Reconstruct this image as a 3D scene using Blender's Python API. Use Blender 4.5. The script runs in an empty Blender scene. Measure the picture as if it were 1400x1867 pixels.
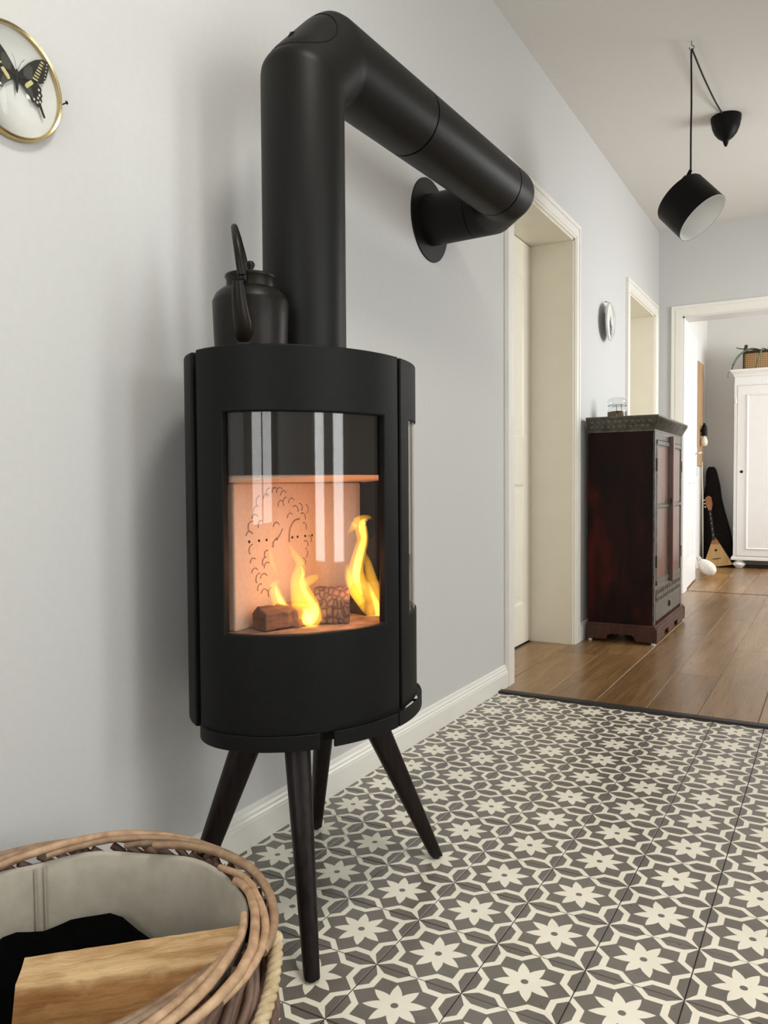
import bpy, bmesh, math, random
from mathutils import Vector, Matrix
random.seed(7)
PI = math.pi
C = bpy.context.scene.collection

# ---------------------------------------------------------------- camera, world, light, exposure
sc = bpy.context.scene
cam = bpy.data.cameras.new('camera')
camo = bpy.data.objects.new('camera', cam)
C.objects.link(camo)
sc.camera = camo
cam.sensor_fit = 'HORIZONTAL'
cam.sensor_width = 36.0
cam.lens = 1435.2 / 1400.0 * 36.0
cam.clip_start = 0.05
yaw, pit, rol = -0.5222, -0.0357, -0.0066
fw = Vector((math.sin(yaw) * math.cos(pit), math.cos(yaw) * math.cos(pit), math.sin(pit)))
rt = Vector((math.cos(yaw), -math.sin(yaw), 0))
up = rt.cross(fw)
r2 = rt * math.cos(rol) + up * math.sin(rol)
u2 = -rt * math.sin(rol) + up * math.cos(rol)
M = Matrix((r2, u2, -fw)).transposed().to_4x4()
M.translation = Vector((1.2461, -1.3929, 0.8855))
camo.matrix_world = M

w = bpy.data.worlds.new('world')
sc.world = w
w.use_nodes = True
bg = w.node_tree.nodes['Background']
bg.inputs['Color'].default_value = (0.78, 0.88, 1.0, 1)
bg.inputs['Strength'].default_value = 1.0

sc.view_settings.view_transform = 'Standard'
sc.view_settings.look = 'None'
sc.view_settings.exposure = 0.0
sc.view_settings.gamma = 1.0
sc.view_settings.use_curve_mapping = False
sc.cycles.max_bounces = 10
sc.cycles.diffuse_bounces = 6
sc.cycles.transparent_max_bounces = 24
sc.cycles.sample_clamp_indirect = 8.0
sc.cycles.volume_bounces = 0


def area(name, loc, direction, sx, sy, power, col):
    L = bpy.data.lights.new(name, 'AREA')
    L.shape = 'RECTANGLE'
    L.size, L.size_y = sx, sy
    L.energy = power
    L.color = col
    o = bpy.data.objects.new(name, L)
    C.objects.link(o)
    o.location = loc
    o.rotation_euler = Vector(direction).to_track_quat('-Z', 'Y').to_euler()
    return o


HZ_ = 2.86
# daylight standing outside each glazed opening
area('daylight_entrance_door', (2.50, -0.35, 1.15), (-1, 0, -0.12), 1.25, 2.1, 64, (0.99, 0.99, 0.97))
area('daylight_rear_window', (1.25, -3.42, 1.45), (0, 1, 0), 1.5, 1.7, 40, (1.0, 0.98, 0.95))
area('daylight_hall_window', (2.62, 3.75, 1.65), (-1, 0, -0.7), 1.2, 1.5, 98, (0.99, 0.985, 0.97))
area('added_floor_fill', (1.25, -0.55, HZ_ - 0.075), (0, 0, -1), 0.42, 0.42, 24, (1.0, 0.95, 0.88))  # not daylight: overhead fill added to brighten the floor tiles
area('daylight_end_room_window', (3.40, 6.55, 1.9), (-1, -0.1, -1.0), 1.5, 1.3, 165, (1.0, 0.98, 0.95))

# ---------------------------------------------------------------- helpers


def mat(name, col=(0.8, 0.8, 0.8), rough=0.5, metal=0.0, spec=0.5, coat=0.0):
    m = bpy.data.materials.new(name)
    m.use_nodes = True
    p = m.node_tree.nodes['Principled BSDF']
    p.inputs['Base Color'].default_value = (*col, 1)
    p.inputs['Roughness'].default_value = rough
    p.inputs['Metallic'].default_value = metal
    p.inputs['Specular IOR Level'].default_value = spec
    p.inputs['Coat Weight'].default_value = coat
    return m


class NT:
    def __init__(s, m):
        s.nt = m.node_tree
        s.n = s.nt.nodes
        s.p = s.n.get('Principled BSDF')

    def add(s, typ, **kw):
        nd = s.n.new(typ)
        for k, v in kw.items():
            setattr(nd, k, v)
        return nd

    def link(s, a, b):
        s.nt.links.new(a, b)

    def math(s, op, a, b=None, c=None):
        nd = s.n.new('ShaderNodeMath')
        nd.operation = op
        for i, v in enumerate((a, b, c)):
            if v is None:
                continue
            if isinstance(v, (int, float)):
                nd.inputs[i].default_value = v
            else:
                s.link(v, nd.inputs[i])
        return nd.outputs[0]

    def mix(s, f, a, b):
        nd = s.n.new('ShaderNodeMix')
        nd.data_type = 'RGBA'
        for k, v in ((0, f), (6, a), (7, b)):
            if isinstance(v, (int, float)):
                nd.inputs[k].default_value = v
            elif isinstance(v, tuple):
                nd.inputs[k].default_value = (*v, 1)
            else:
                s.link(v, nd.inputs[k])
        return nd.outputs[2]

    def coords(s, which='Object', scale=(1, 1, 1)):
        tc = s.n.new('ShaderNodeTexCoord')
        mp = s.n.new('ShaderNodeMapping')
        s.link(tc.outputs[which], mp.inputs[0])
        mp.inputs['Scale'].default_value = scale
        return mp.outputs[0]

    def noise(s, vec, scale=5, detail=4, rough=0.55, dist=0.0):
        nd = s.n.new('ShaderNodeTexNoise')
        s.link(vec, nd.inputs['Vector'])
        nd.inputs['Scale'].default_value = scale
        nd.inputs['Detail'].default_value = detail
        nd.inputs['Roughness'].default_value = rough
        nd.inputs['Distortion'].default_value = dist
        return nd.outputs['Fac']

    def ramp(s, f, stops):
        nd = s.n.new('ShaderNodeValToRGB')
        el = nd.color_ramp.elements
        while len(el) < len(stops):
            el.new(0.5)
        for e, (p, c) in zip(el, stops):
            e.position = p
            e.color = (*c, 1) if len(c) == 3 else c
        s.link(f, nd.inputs[0])
        return nd.outputs[0]

    def bump(s, h, strength=0.2, dist=0.002):
        nd = s.n.new('ShaderNodeBump')
        nd.inputs['Strength'].default_value = strength
        nd.inputs['Distance'].default_value = dist
        s.link(h, nd.inputs['Height'])
        s.link(nd.outputs[0], s.p.inputs['Normal'])

    def col(s, c):
        s.link(c, s.p.inputs['Base Color'])


def noisy(name, c1, c2, rough, scale=6, stretch=(1, 1, 1), bump=0.0, metal=0.0, spec=0.5, detail=5, lo=0.35, hi=0.65, dist=0.0):
    m = mat(name, c1, rough, metal, spec)
    t = NT(m)
    v = t.coords('Object', stretch)
    f = t.noise(v, scale, detail, 0.6, dist)
    t.col(t.ramp(f, [(lo, c1), (hi, c2)]))
    if bump:
        t.bump(f, bump, 0.002)
    return m


def glassy(name, tint=(1, 1, 1), rough=0.0, ior=1.5, coat=1.0):
    m = bpy.data.materials.new(name)
    m.use_nodes = True
    nt = m.node_tree
    nt.nodes.clear()
    out = nt.nodes.new('ShaderNodeOutputMaterial')
    tr = nt.nodes.new('ShaderNodeBsdfTransparent')
    tr.inputs[0].default_value = (*tint, 1)
    gl = nt.nodes.new('ShaderNodeBsdfGlossy')
    gl.inputs['Roughness'].default_value = rough
    gl.inputs[0].default_value = (coat, coat, coat, 1)
    fr = nt.nodes.new('ShaderNodeFresnel')
    # a thin pane reflects alike from both sides
    ge = nt.nodes.new('ShaderNodeNewGeometry')
    ma = nt.nodes.new('ShaderNodeMath')
    ma.operation = 'MULTIPLY_ADD'
    nt.links.new(ge.outputs['Backfacing'], ma.inputs[0])
    ma.inputs[1].default_value = 1.0 / ior - ior
    ma.inputs[2].default_value = ior
    nt.links.new(ma.outputs[0], fr.inputs[0])
    mx = nt.nodes.new('ShaderNodeMixShader')
    nt.links.new(fr.outputs[0], mx.inputs[0])
    nt.links.new(tr.outputs[0], mx.inputs[1])
    nt.links.new(gl.outputs[0], mx.inputs[2])
    nt.links.new(mx.outputs[0], out.inputs[0])
    return m


def mesh(name, verts, faces, m=None, parent=None, smooth=False, bevel=0.0, segs=2, auto=None):
    me = bpy.data.meshes.new(name)
    me.from_pydata([tuple(v) for v in verts], [], faces)
    bm = bmesh.new()
    bm.from_mesh(me)
    bmesh.ops.recalc_face_normals(bm, faces=bm.faces)
    bm.to_mesh(me)
    bm.free()
    o = bpy.data.objects.new(name, me)
    C.objects.link(o)
    if m:
        me.materials.append(m)
    if parent:
        o.parent = parent
    if smooth:
        for p in me.polygons:
            p.use_smooth = True
        if auto is not None:
            me.set_sharp_from_angle(angle=math.radians(auto))
    if bevel:
        b = o.modifiers.new('bevel', 'BEVEL')
        b.width = bevel
        b.segments = segs
        b.limit_method = 'ANGLE'
        b.angle_limit = math.radians(32)
        b.harden_normals = False
    return o


class MB:
    """collects shapes into one mesh"""

    def __init__(s):
        s.v, s.f = [], []

    def add(s, v, f):
        n = len(s.v)
        s.v += [tuple(p) for p in v]
        s.f += [tuple(i + n for i in q) for q in f]
        return s

    def box(s, a, b):
        x0, y0, z0 = a
        x1, y1, z1 = b
        v = [(x0, y0, z0), (x1, y0, z0), (x1, y1, z0), (x0, y1, z0), (x0, y0, z1), (x1, y0, z1), (x1, y1, z1), (x0, y1, z1)]
        f = [(0, 3, 2, 1), (4, 5, 6, 7), (0, 1, 5, 4), (1, 2, 6, 5), (2, 3, 7, 6), (3, 0, 4, 7)]
        return s.add(v, f)

    def lathe(s, prof, n=32, c=(0, 0, 0), sx=1, sy=1):
        v, f = [], []
        for r, z in prof:
            for k in range(n):
                a = 2 * PI * k / n
                v.append((c[0] + r * math.cos(a) * sx, c[1] + r * math.sin(a) * sy, c[2] + z))
        for i in range(len(prof) - 1):
            for k in range(n):
                k2 = (k + 1) % n
                f.append((i * n + k, i * n + k2, (i + 1) * n + k2, (i + 1) * n + k))
        if prof[0][0] > 1e-6:
            f.append(tuple(range(n - 1, -1, -1)))
        if prof[-1][0] > 1e-6:
            f.append(tuple(range((len(prof) - 1) * n, len(prof) * n)))
        return s.add(v, f)

    def tube(s, pts, rad, n=8, caps=True, flat=None, closed=False):
        """sweep; rad number or list; flat=(direction, factor) squashes the section along a direction"""
        pts = [Vector(p) for p in pts]
        m = len(pts)
        if not isinstance(rad, (list, tuple)):
            rad = [rad] * m
        v, f = [], []
        t0 = (pts[1] - pts[0]).normalized()
        ref = Vector((0, 0, 1)) if abs(t0.z) < 0.9 else Vector((1, 0, 0))
        x = t0.cross(ref).normalized()
        for i in range(m):
            if closed:
                t = (pts[(i + 1) % m] - pts[i - 1]).normalized()
            else:
                t = (pts[min(i + 1, m - 1)] - pts[max(i - 1, 0)]).normalized()
            x = (x - t * x.dot(t))
            x.normalize()
            y = t.cross(x)
            for k in range(n):
                a = 2 * PI * k / n
                d = (x * math.cos(a) + y * math.sin(a)) * rad[i]
                if flat:
                    fd = Vector(flat[0]).normalized()
                    d = d - fd * d.dot(fd) * (1 - flat[1])
                v.append(pts[i] + d)
        for i in range(m if closed else m - 1):
            j = (i + 1) % m
            for k in range(n):
                k2 = (k + 1) % n
                f.append((i * n + k, i * n + k2, j * n + k2, j * n + k))
        if caps and not closed:
            f.append(tuple(range(n - 1, -1, -1)))
            f.append(tuple(range((m - 1) * n, m * n)))
        return s.add(v, f)

    def prism(s, poly, axis, a, b):
        """extrude a 2-D polygon along axis ('x','y','z') from a to b"""
        def p3(p, d):
            return {'x': (d, p[0], p[1]), 'y': (p[0], d, p[1]), 'z': (p[0], p[1], d)}[axis]
        n = len(poly)
        v = [p3(p, a) for p in poly] + [p3(p, b) for p in poly]
        f = [tuple(range(n - 1, -1, -1)), tuple(range(n, 2 * n))]
        for k in range(n):
            k2 = (k + 1) % n
            f.append((k, k2, n + k2, n + k))
        return s.add(v, f)

    def xf(s, mtx):
        s.v = [tuple(mtx @ Vector(p)) for p in s.v]
        return s

    def build(s, name, m=None, parent=None, smooth=False, bevel=0.0, segs=2, auto=None):
        return mesh(name, s.v, s.f, m, parent, smooth, bevel, segs, auto)


def thing(name, label, cat, loc=(0, 0, 0), group=None, rot=None):
    o = bpy.data.objects.new(name, None)
    o.empty_display_size = 0.05
    C.objects.link(o)
    o.location = loc
    if rot:
        o.rotation_euler = rot
    o['label'] = label
    o['category'] = cat
    if group:
        o['group'] = group
    return o


def tag(o, label, cat, group=None):
    o['label'] = label
    o['category'] = cat
    if group:
        o['group'] = group
    return o


def struct(o, label, cat):
    o['kind'] = 'structure'
    o['label'] = label
    o['category'] = cat
    return o


def bez(p0, p1, p2, n):
    p0, p1, p2 = Vector(p0), Vector(p1), Vector(p2)
    return [p0 * (1 - t) ** 2 + p1 * 2 * t * (1 - t) + p2 * t * t for t in [i / n for i in range(n + 1)]]


def smooth_path(pts, n=6):
    """Catmull-Rom"""
    P = [Vector(p) for p in pts]
    P = [P[0] * 2 - P[1]] + P + [P[-1] * 2 - P[-2]]
    out = []
    for i in range(1, len(P) - 2):
        for k in range(n):
            t = k / n
            out.append(0.5 * ((2 * P[i]) + (P[i + 1] - P[i - 1]) * t + (2 * P[i - 1] - 5 * P[i] + 4 * P[i + 1] - P[i + 2]) * t * t
                              + (3 * P[i] - P[i - 1] - 3 * P[i + 1] + P[i + 2]) * t ** 3))
    out.append(P[-2])
    return out


# ---------------------------------------------------------------- materials
m_wall = noisy('wall_paint', (0.585, 0.584, 0.574), (0.60, 0.599, 0.589), 0.75, 60, bump=0.04, spec=0.3)
m_wall2 = noisy('end_room_wall_paint', (0.73, 0.725, 0.71), (0.745, 0.74, 0.725), 0.75, 60, bump=0.04, spec=0.3)
m_ceil = noisy('ceiling_paint', (0.70, 0.675, 0.64), (0.715, 0.69, 0.655), 0.85, 40, bump=0.03, spec=0.2)
m_trim = noisy('white_gloss_trim', (0.81, 0.79, 0.73), (0.83, 0.81, 0.75), 0.32, 12, spec=0.45)
m_cream = noisy('cream_door_paint', (0.76, 0.72, 0.61), (0.78, 0.74, 0.63), 0.4, 10, spec=0.4)
m_white = noisy('white_lacquer', (0.70, 0.695, 0.685), (0.72, 0.715, 0.705), 0.35, 12, spec=0.45)
m_steel = noisy('matt_black_steel', (0.0045, 0.0045, 0.0044), (0.0065, 0.0065, 0.0063), 0.52, 90, bump=0.03, spec=0.14)
m_pipe = noisy('charcoal_pipe_paint', (0.0058, 0.0056, 0.0048), (0.0078, 0.0075, 0.0065), 0.45, 260, bump=0.05, spec=0.18)
m_dark = mat('dark_recess_metal', (0.002, 0.002, 0.002), 0.7, spec=0.2)
m_leg = noisy('dark_stained_oak', (0.004, 0.0026, 0.0024), (0.020, 0.011, 0.010), 0.42, 14, (9, 9, 0.7), bump=0.12, spec=0.2, lo=0.3, hi=0.75)
m_rubber = mat('black_rubber', (0.01, 0.01, 0.01), 0.7)
m_vermic = noisy('pale_fireproof_board', (0.64, 0.47, 0.37), (0.70, 0.53, 0.42), 0.9, 120, bump=0.15, spec=0.1)
m_outline = noisy('dark_relief_outline', (0.26, 0.16, 0.11), (0.42, 0.28, 0.20), 0.9, 40)  # tree outline colour, darker than the back board
m_ash = noisy('ash_and_embers', (0.16, 0.09, 0.06), (0.34, 0.24, 0.18), 0.95, 30, bump=0.4)
m_stglass = glassy('stove_glass', (0.95, 0.92, 0.90), 0.0, 1.42)
m_robe = noisy('white_wardrobe_lacquer', (0.83, 0.825, 0.815), (0.85, 0.845, 0.835), 0.35, 12, spec=0.45)
m_pane = glassy('window_glass', (0.97, 0.98, 0.98), 0.0, 1.45)
m_dome = glassy('dome_glass', (0.98, 0.985, 0.98), 0.0, 1.25)
m_jarg = glassy('jar_glass', (0.93, 0.945, 0.935), 0.02, 1.42)
m_brass = noisy('aged_brass', (0.45, 0.33, 0.14), (0.62, 0.48, 0.22), 0.22, 30, metal=1.0)
m_chrome = mat('brushed_chrome', (0.72, 0.72, 0.72), 0.22, 1.0)
m_iron = noisy('sooty_old_iron', (0.003, 0.0026, 0.0022), (0.018, 0.012, 0.007), 0.40, 16, bump=0.2, spec=0.2, lo=0.35, hi=0.8)
m_lampblk = mat('black_lamp_enamel', (0.0025, 0.0025, 0.0025), 0.5, spec=0.15)
m_lampwht = mat('white_lamp_enamel', (0.78, 0.78, 0.76), 0.5)
m_cord = mat('black_textile_cord', (0.004, 0.004, 0.004), 0.8)
m_grout = mat('dark_grout', (0.05, 0.045, 0.04), 0.9)
m_strip = noisy('dark_threshold_wood', (0.006, 0.005, 0.004), (0.014, 0.011, 0.009), 0.5, 20, (0.3, 8, 8), bump=0.1)
m_blackcloth = noisy('black_cloth', (0.001, 0.001, 0.001), (0.002, 0.002, 0.002), 0.95, 60, bump=0.3, spec=0.03)
m_linen = noisy('beige_basket_lining', (0.37, 0.335, 0.27), (0.45, 0.41, 0.34), 0.95, 18, bump=0.15, spec=0.1)
m_willow = noisy('peeled_willow', (0.21, 0.12, 0.065), (0.42, 0.28, 0.17), 0.5, 14, (3, 3, 3), bump=0.15, lo=0.3, hi=0.72)
m_willowdk = noisy('brown_willow', (0.085, 0.045, 0.030), (0.21, 0.125, 0.085), 0.6, 18, bump=0.2, lo=0.3, hi=0.72)
m_rope = noisy('straw_rope', (0.42, 0.31, 0.17), (0.60, 0.48, 0.30), 0.9, 60, bump=0.4)
m_log = mat('split_wood', (0.6, 0.42, 0.24), 0.85, spec=0.15)
m_logdk = None
m_char = mat('charred_log', (0.1, 0.08, 0.07), 0.9)
m_mahog = mat('mahogany', (0.05, 0.012, 0.008), 0.5, spec=0.16)
m_plinth = noisy('dark_red_plinth', (0.035, 0.011, 0.007), (0.075, 0.026, 0.017), 0.38, 8, (6, 6, 0.6), spec=0.4)
m_carved = noisy('carved_dark_wood', (0.04, 0.036, 0.028), (0.135, 0.125, 0.11), 0.36, 34, (1, 1, 1), bump=0.5, lo=0.3, hi=0.7)
m_panelred = noisy('red_brown_panel', (0.085, 0.035, 0.026), (0.15, 0.07, 0.05), 0.28, 8, (6, 6, 0.6), spec=0.6)
m_contents = noisy('dried_brown_contents', (0.07, 0.045, 0.02), (0.22, 0.15, 0.07), 0.9, 160, bump=0.8)
m_wick = None
m_leaf = noisy('green_leaf', (0.05, 0.085, 0.035), (0.11, 0.17, 0.07), 0.5, 20)
m_darkwick = mat('dark_brown_cane', (0.035, 0.014, 0.01), 0.5)
m_balal = noisy('honey_spruce', (0.42, 0.24, 0.085), (0.52, 0.31, 0.12), 0.35, 10, (8, 1, 0.6), spec=0.5)
m_balhead = noisy('orange_varnish_wood', (0.26, 0.085, 0.025), (0.36, 0.14, 0.045), 0.3, 8, (5, 5, 1))
m_neck = mat('ebony_fingerboard', (0.006, 0.004, 0.003), 0.5)
m_bag = noisy('black_gig_bag', (0.007, 0.0045, 0.004), (0.013, 0.009, 0.008), 0.8, 30, bump=0.2, spec=0.2)
m_stop = noisy('white_waffle_cloth', (0.62, 0.58, 0.52), (0.80, 0.77, 0.72), 0.95, 90, bump=0.6, lo=0.4, hi=0.6)
m_board = noisy('oak_board', (0.36, 0.22, 0.11), (0.46, 0.30, 0.16), 0.5, 6, (8, 8, 0.6))
m_bulb = mat('milky_bulb_glass', (0.7, 0.66, 0.56), 0.15)
m_wing = mat('butterfly_wing', (0.012, 0.009, 0.007), 0.7)
m_yellow = noisy('yellow_wing_scale', (0.52, 0.45, 0.19), (0.62, 0.55, 0.28), 0.8, 200)
m_wspot = mat('pale_wing_spot', (0.72, 0.68, 0.55), 0.8)
m_slate = mat('slate_wing_patch', (0.055, 0.055, 0.045), 0.8)
m_backing = noisy('frame_backing_paper', (0.70, 0.69, 0.665), (0.73, 0.72, 0.695), 0.9, 30)
m_petal = noisy('pressed_grey_plant', (0.06, 0.06, 0.055), (0.5, 0.5, 0.48), 0.7, 45, lo=0.42, hi=0.58)
m_sofit = mat('soot_black_box', (0.004, 0.003, 0.0025), 0.8, spec=0.2)


def flame_mat(name, col, strength):
    m = bpy.data.materials.new(name)
    m.use_nodes = True
    nt = m.node_tree
    nt.nodes.clear()
    out = nt.nodes.new('ShaderNodeOutputMaterial')
    em = nt.nodes.new('ShaderNodeEmission')
    em.inputs[0].default_value = (*col, 1)
    em.inputs[1].default_value = strength
    nt.links.new(em.outputs[0], out.inputs['Volume'])
    return m


m_fl_out = flame_mat('outer_flame', (1.0, 0.48, 0.03), 75)
m_fl_in = flame_mat('inner_flame', (1.0, 0.76, 0.14), 220)

# --- split wood: yellow radial face, grain along local x
t = NT(m_log)
v = t.coords('Object', (2.2, 30, 30))
f1 = t.noise(v, 3.0, 8, 0.65, 0.6)
v2 = t.coords('Object', (5, 16, 16))
f2 = t.noise(v2, 2.0, 3, 0.5)
cA = t.ramp(f1, [(0.25, (0.36, 0.205, 0.085)), (0.5, (0.62, 0.42, 0.215)), (0.75, (0.76, 0.57, 0.335))])
cB = t.ramp(f2, [(0.50, (1, 1, 1)), (0.72, (0.55, 0.42, 0.30))])
mx = t.add('ShaderNodeMix', data_type='RGBA', blend_type='MULTIPLY')
mx.inputs[0].default_value = 0.75
t.link(cA, mx.inputs[6])
t.link(cB, mx.inputs[7])
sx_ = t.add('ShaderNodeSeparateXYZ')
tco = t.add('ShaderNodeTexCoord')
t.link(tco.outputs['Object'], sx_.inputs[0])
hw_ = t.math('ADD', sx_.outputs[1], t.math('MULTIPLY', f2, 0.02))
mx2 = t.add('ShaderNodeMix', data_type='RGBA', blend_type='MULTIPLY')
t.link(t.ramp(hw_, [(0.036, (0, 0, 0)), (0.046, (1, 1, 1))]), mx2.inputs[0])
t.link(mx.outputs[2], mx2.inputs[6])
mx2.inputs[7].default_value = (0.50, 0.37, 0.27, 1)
t.col(mx2.outputs[2])
t.bump(f1, 0.9, 0.004)

# --- willow rods differ in tone
t = NT(m_willow)
src = t.p.inputs['Base Color'].links[0].from_socket
oi = t.add('ShaderNodeObjectInfo')
sc_ = t.add('ShaderNodeVectorMath', operation='SCALE')
t.link(src, sc_.inputs[0])
t.link(t.math('MULTIPLY_ADD', oi.outputs['Random'], 0.75, 0.62), sc_.inputs[3])
t.col(sc_.outputs[0])

# --- charred log: cracked squares
t = NT(m_char)
v = t.coords('Object', (1, 1, 0.7))
vo = t.add('ShaderNodeTexVoronoi', feature='DISTANCE_TO_EDGE')
t.link(v, vo.inputs['Vector'])
vo.inputs['Scale'].default_value = 84
vo.inputs['Randomness'].default_value = 0.75
t.col(t.ramp(vo.outputs['Distance'], [(0.01, (0.05, 0.028, 0.02)), (0.09, (0.15, 0.095, 0.075)), (0.5, (0.27, 0.185, 0.15))]))
t.bump(vo.outputs['Distance'], 1.0, 0.004)

# --- mahogany side: figured red streaks along the height
t = NT(m_mahog)
v = t.coords('Object', (3.0, 7.0, 0.9))
f = t.noise(v, 2.2, 5, 0.55, 0.6)
t.col(t.ramp(f, [(0.36, (0.006, 0.0016, 0.001)), (0.54, (0.018, 0.003, 0.0015)), (0.70, (0.085, 0.008, 0.004))]))

# --- oak planks
m_plank = mat('oak_plank', (0.25, 0.15, 0.08), 0.36, spec=0.5)
t = NT(m_plank)
oi = t.add('ShaderNodeObjectInfo')
tc = t.add('ShaderNodeTexCoord')
mp = t.add('ShaderNodeMapping')
t.link(tc.outputs['Object'], mp.inputs[0])
mp.inputs['Scale'].default_value = (7.0, 0.55, 1)
cmb = t.add('ShaderNodeCombineXYZ')
t.link(t.math('MULTIPLY', oi.outputs['Random'], 37.0), cmb.inputs[0])
t.link(t.math('MULTIPLY', oi.outputs['Random'], 11.0), cmb.inputs[1])
t.link(cmb.outputs[0], mp.inputs['Location'])
f = t.noise(mp.outputs[0], 2.0, 6, 0.6, 1.6)
mp2 = t.add('ShaderNodeMapping')
t.link(tc.outputs['Object'], mp2.inputs[0])
t.link(cmb.outputs[0], mp2.inputs['Location'])
mp2.inputs['Scale'].default_value = (70, 2.0, 1)
fine = t.noise(mp2.outputs[0], 2.0, 4, 0.6)
base = t.ramp(f, [(0.3, (0.165, 0.083, 0.028)), (0.5, (0.235, 0.128, 0.049)), (0.72, (0.315, 0.185, 0.08))])
dk = t.mix(t.ramp(fine, [(0.35, (0.32, 0.32, 0.32)), (0.6, (0, 0, 0))]), base, (0.10, 0.058, 0.03))
tone = t.math('MULTIPLY_ADD', oi.outputs['Random'], 0.42, 0.80)
sc_ = t.add('ShaderNodeVectorMath', operation='SCALE')
t.link(dk, sc_.inputs[0])
t.link(tone, sc_.inputs[3])
t.col(sc_.outputs[0])
t.link(t.math('MULTIPLY_ADD', fine, 0.14, 0.22), t.p.inputs['Roughness'])
t.bump(fine, 0.12, 0.001)

# --- printed cement tile: eight-petal flower inside a notched star, drawn from the UV of each tile
m_tile = mat('patterned_cement_tile', (0.2, 0.18, 0.16), 0.42, spec=0.5)
t = NT(m_tile)
uv = t.add('ShaderNodeTexCoord')
sp = t.add('ShaderNodeSeparateXYZ')
t.link(uv.outputs['UV'], sp.inputs[0])
x = t.math('SUBTRACT', sp.outputs[0], 0.5)
y = t.math('SUBTRACT', sp.outputs[1], 0.5)
ax, ay = t.math('ABSOLUTE', x), t.math('ABSOLUTE', y)
a_ = t.math('MAXIMUM', ax, ay)
b_ = t.math('MINIMUM', ax, ay)
K = 260.0


def soft(expr):  # expr > 0 -> 1 with a crisp printed edge
    return t.math('MINIMUM', t.math('MAXIMUM', t.math('MULTIPLY_ADD', expr, K, 0.5), 0.0), 1.0)


lim = t.math('MAXIMUM', t.math('MULTIPLY_ADD', b_, -1.08, 0.49), 0.328)
field = soft(t.math('SUBTRACT', lim, a_))
ga = t.math('SUBTRACT', a_, 0.40)
g1 = soft(ga)
g2 = soft(t.math('SUBTRACT', b_, t.math('MULTIPLY_ADD', ga, -0.92, 0.172)))
g3 = soft(t.math('SUBTRACT', t.math('MULTIPLY_ADD', ga, 1.47, 0.348), b_))
leafm = t.math('MULTIPLY', g1, t.math('MULTIPLY', g2, g3))
darkm = t.math('MAXIMUM', field, leafm)
rr = t.math('SQRT', t.math('ADD', t.math('MULTIPLY', x, x), t.math('MULTIPLY', y, y)))
th = t.math('ARCTAN2', y, x)
ph = t.math('SUBTRACT', t.math('MODULO', t.math('ADD', th, 2 * PI), PI / 4), PI / 8)
pu = t.math('MULTIPLY', rr, t.math('COSINE', ph))
pv = t.math('ABSOLUTE', t.math('MULTIPLY', rr, t.math('SINE', ph)))
q_ = t.math('MAXIMUM', t.math('DIVIDE', t.math('SUBTRACT', pu, 0.150), 0.176), 0.0)
wd = t.math('MULTIPLY', t.math('SUBTRACT', 1.0, t.math('POWER', q_, 1.75)), 0.0625)
pet = t.math('MULTIPLY', soft(t.math('SUBTRACT', wd, pv)), soft(t.math('SUBTRACT', 0.325, pu)))
hole = soft(t.math('SUBTRACT', rr, 0.040))
cream = t.math('MAXIMUM', t.math('SUBTRACT', 1.0, darkm), pet)
cream = t.math('MULTIPLY', cream, hole)
geo = t.add('ShaderNodeNewGeometry')
n1 = t.noise(geo.outputs['Position'], 9.0, 5, 0.6)
n2 = t.noise(geo.outputs['Position'], 70.0, 3, 0.6)
oi = t.add('ShaderNodeObjectInfo')
dcol = t.ramp(n1, [(0.3, (0.118, 0.103, 0.086)), (0.7, (0.172, 0.152, 0.128))])
dcol = t.mix(t.math('MULTIPLY', oi.outputs['Random'], 0.5), dcol, (0.185, 0.165, 0.142))
lcol = t.ramp(n1, [(0.3, (0.80, 0.745, 0.61)), (0.7, (0.87, 0.825, 0.70))])
edge = t.math('MAXIMUM', t.math('MULTIPLY', t.math('SUBTRACT', a_, 0.4905), 200.0), 0.0)
edge = t.math('MINIMUM', edge, 0.75)
cc = t.mix(cream, dcol, lcol)
cc = t.mix(edge, cc, (0.07, 0.06, 0.05))
t.col(cc)
t.link(t.math('MULTIPLY_ADD', n2, 0.14, 0.23), t.p.inputs['Roughness'])
t.bump(n2, 0.05, 0.0006)

# --- cane weave of the planter
m_wick = mat('woven_cane', (0.4, 0.25, 0.12), 0.6)
t = NT(m_wick)
br = t.add('ShaderNodeTexBrick')
t.link(t.coords('Object', (1, 1, 1)), br.inputs['Vector'])
br.offset = 0.0
br.inputs['Scale'].default_value = 1.0
br.inputs['Brick Width'].default_value = 0.02
br.inputs['Row Height'].default_value = 0.02
br.inputs['Mortar Size'].default_value = 0.0055
br.inputs['Color1'].default_value = (0.06, 0.03, 0.015, 1)
br.inputs['Color2'].default_value = (0.09, 0.045, 0.02, 1)
br.inputs['Mortar'].default_value = (0.46, 0.28, 0.12, 1)
mpw = t.add('ShaderNodeMapping')
tcw = t.add('ShaderNodeTexCoord')
t.link(tcw.outputs['Object'], mpw.inputs[0])
mpw.inputs['Rotation'].default_value = (PI / 2, 0, 0)
t.link(mpw.outputs[0], br.inputs['Vector'])
t.col(br.outputs[0])

# ---------------------------------------------------------------- room shell
HZ = 2.86          # ceiling height
XR = 2.3           # right wall
YE, YE2 = 5.17, 5.37   # end wall of the hall
YB = 7.85          # back wall of the room beyond
YS = -3.2          # wall behind the camera


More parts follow.
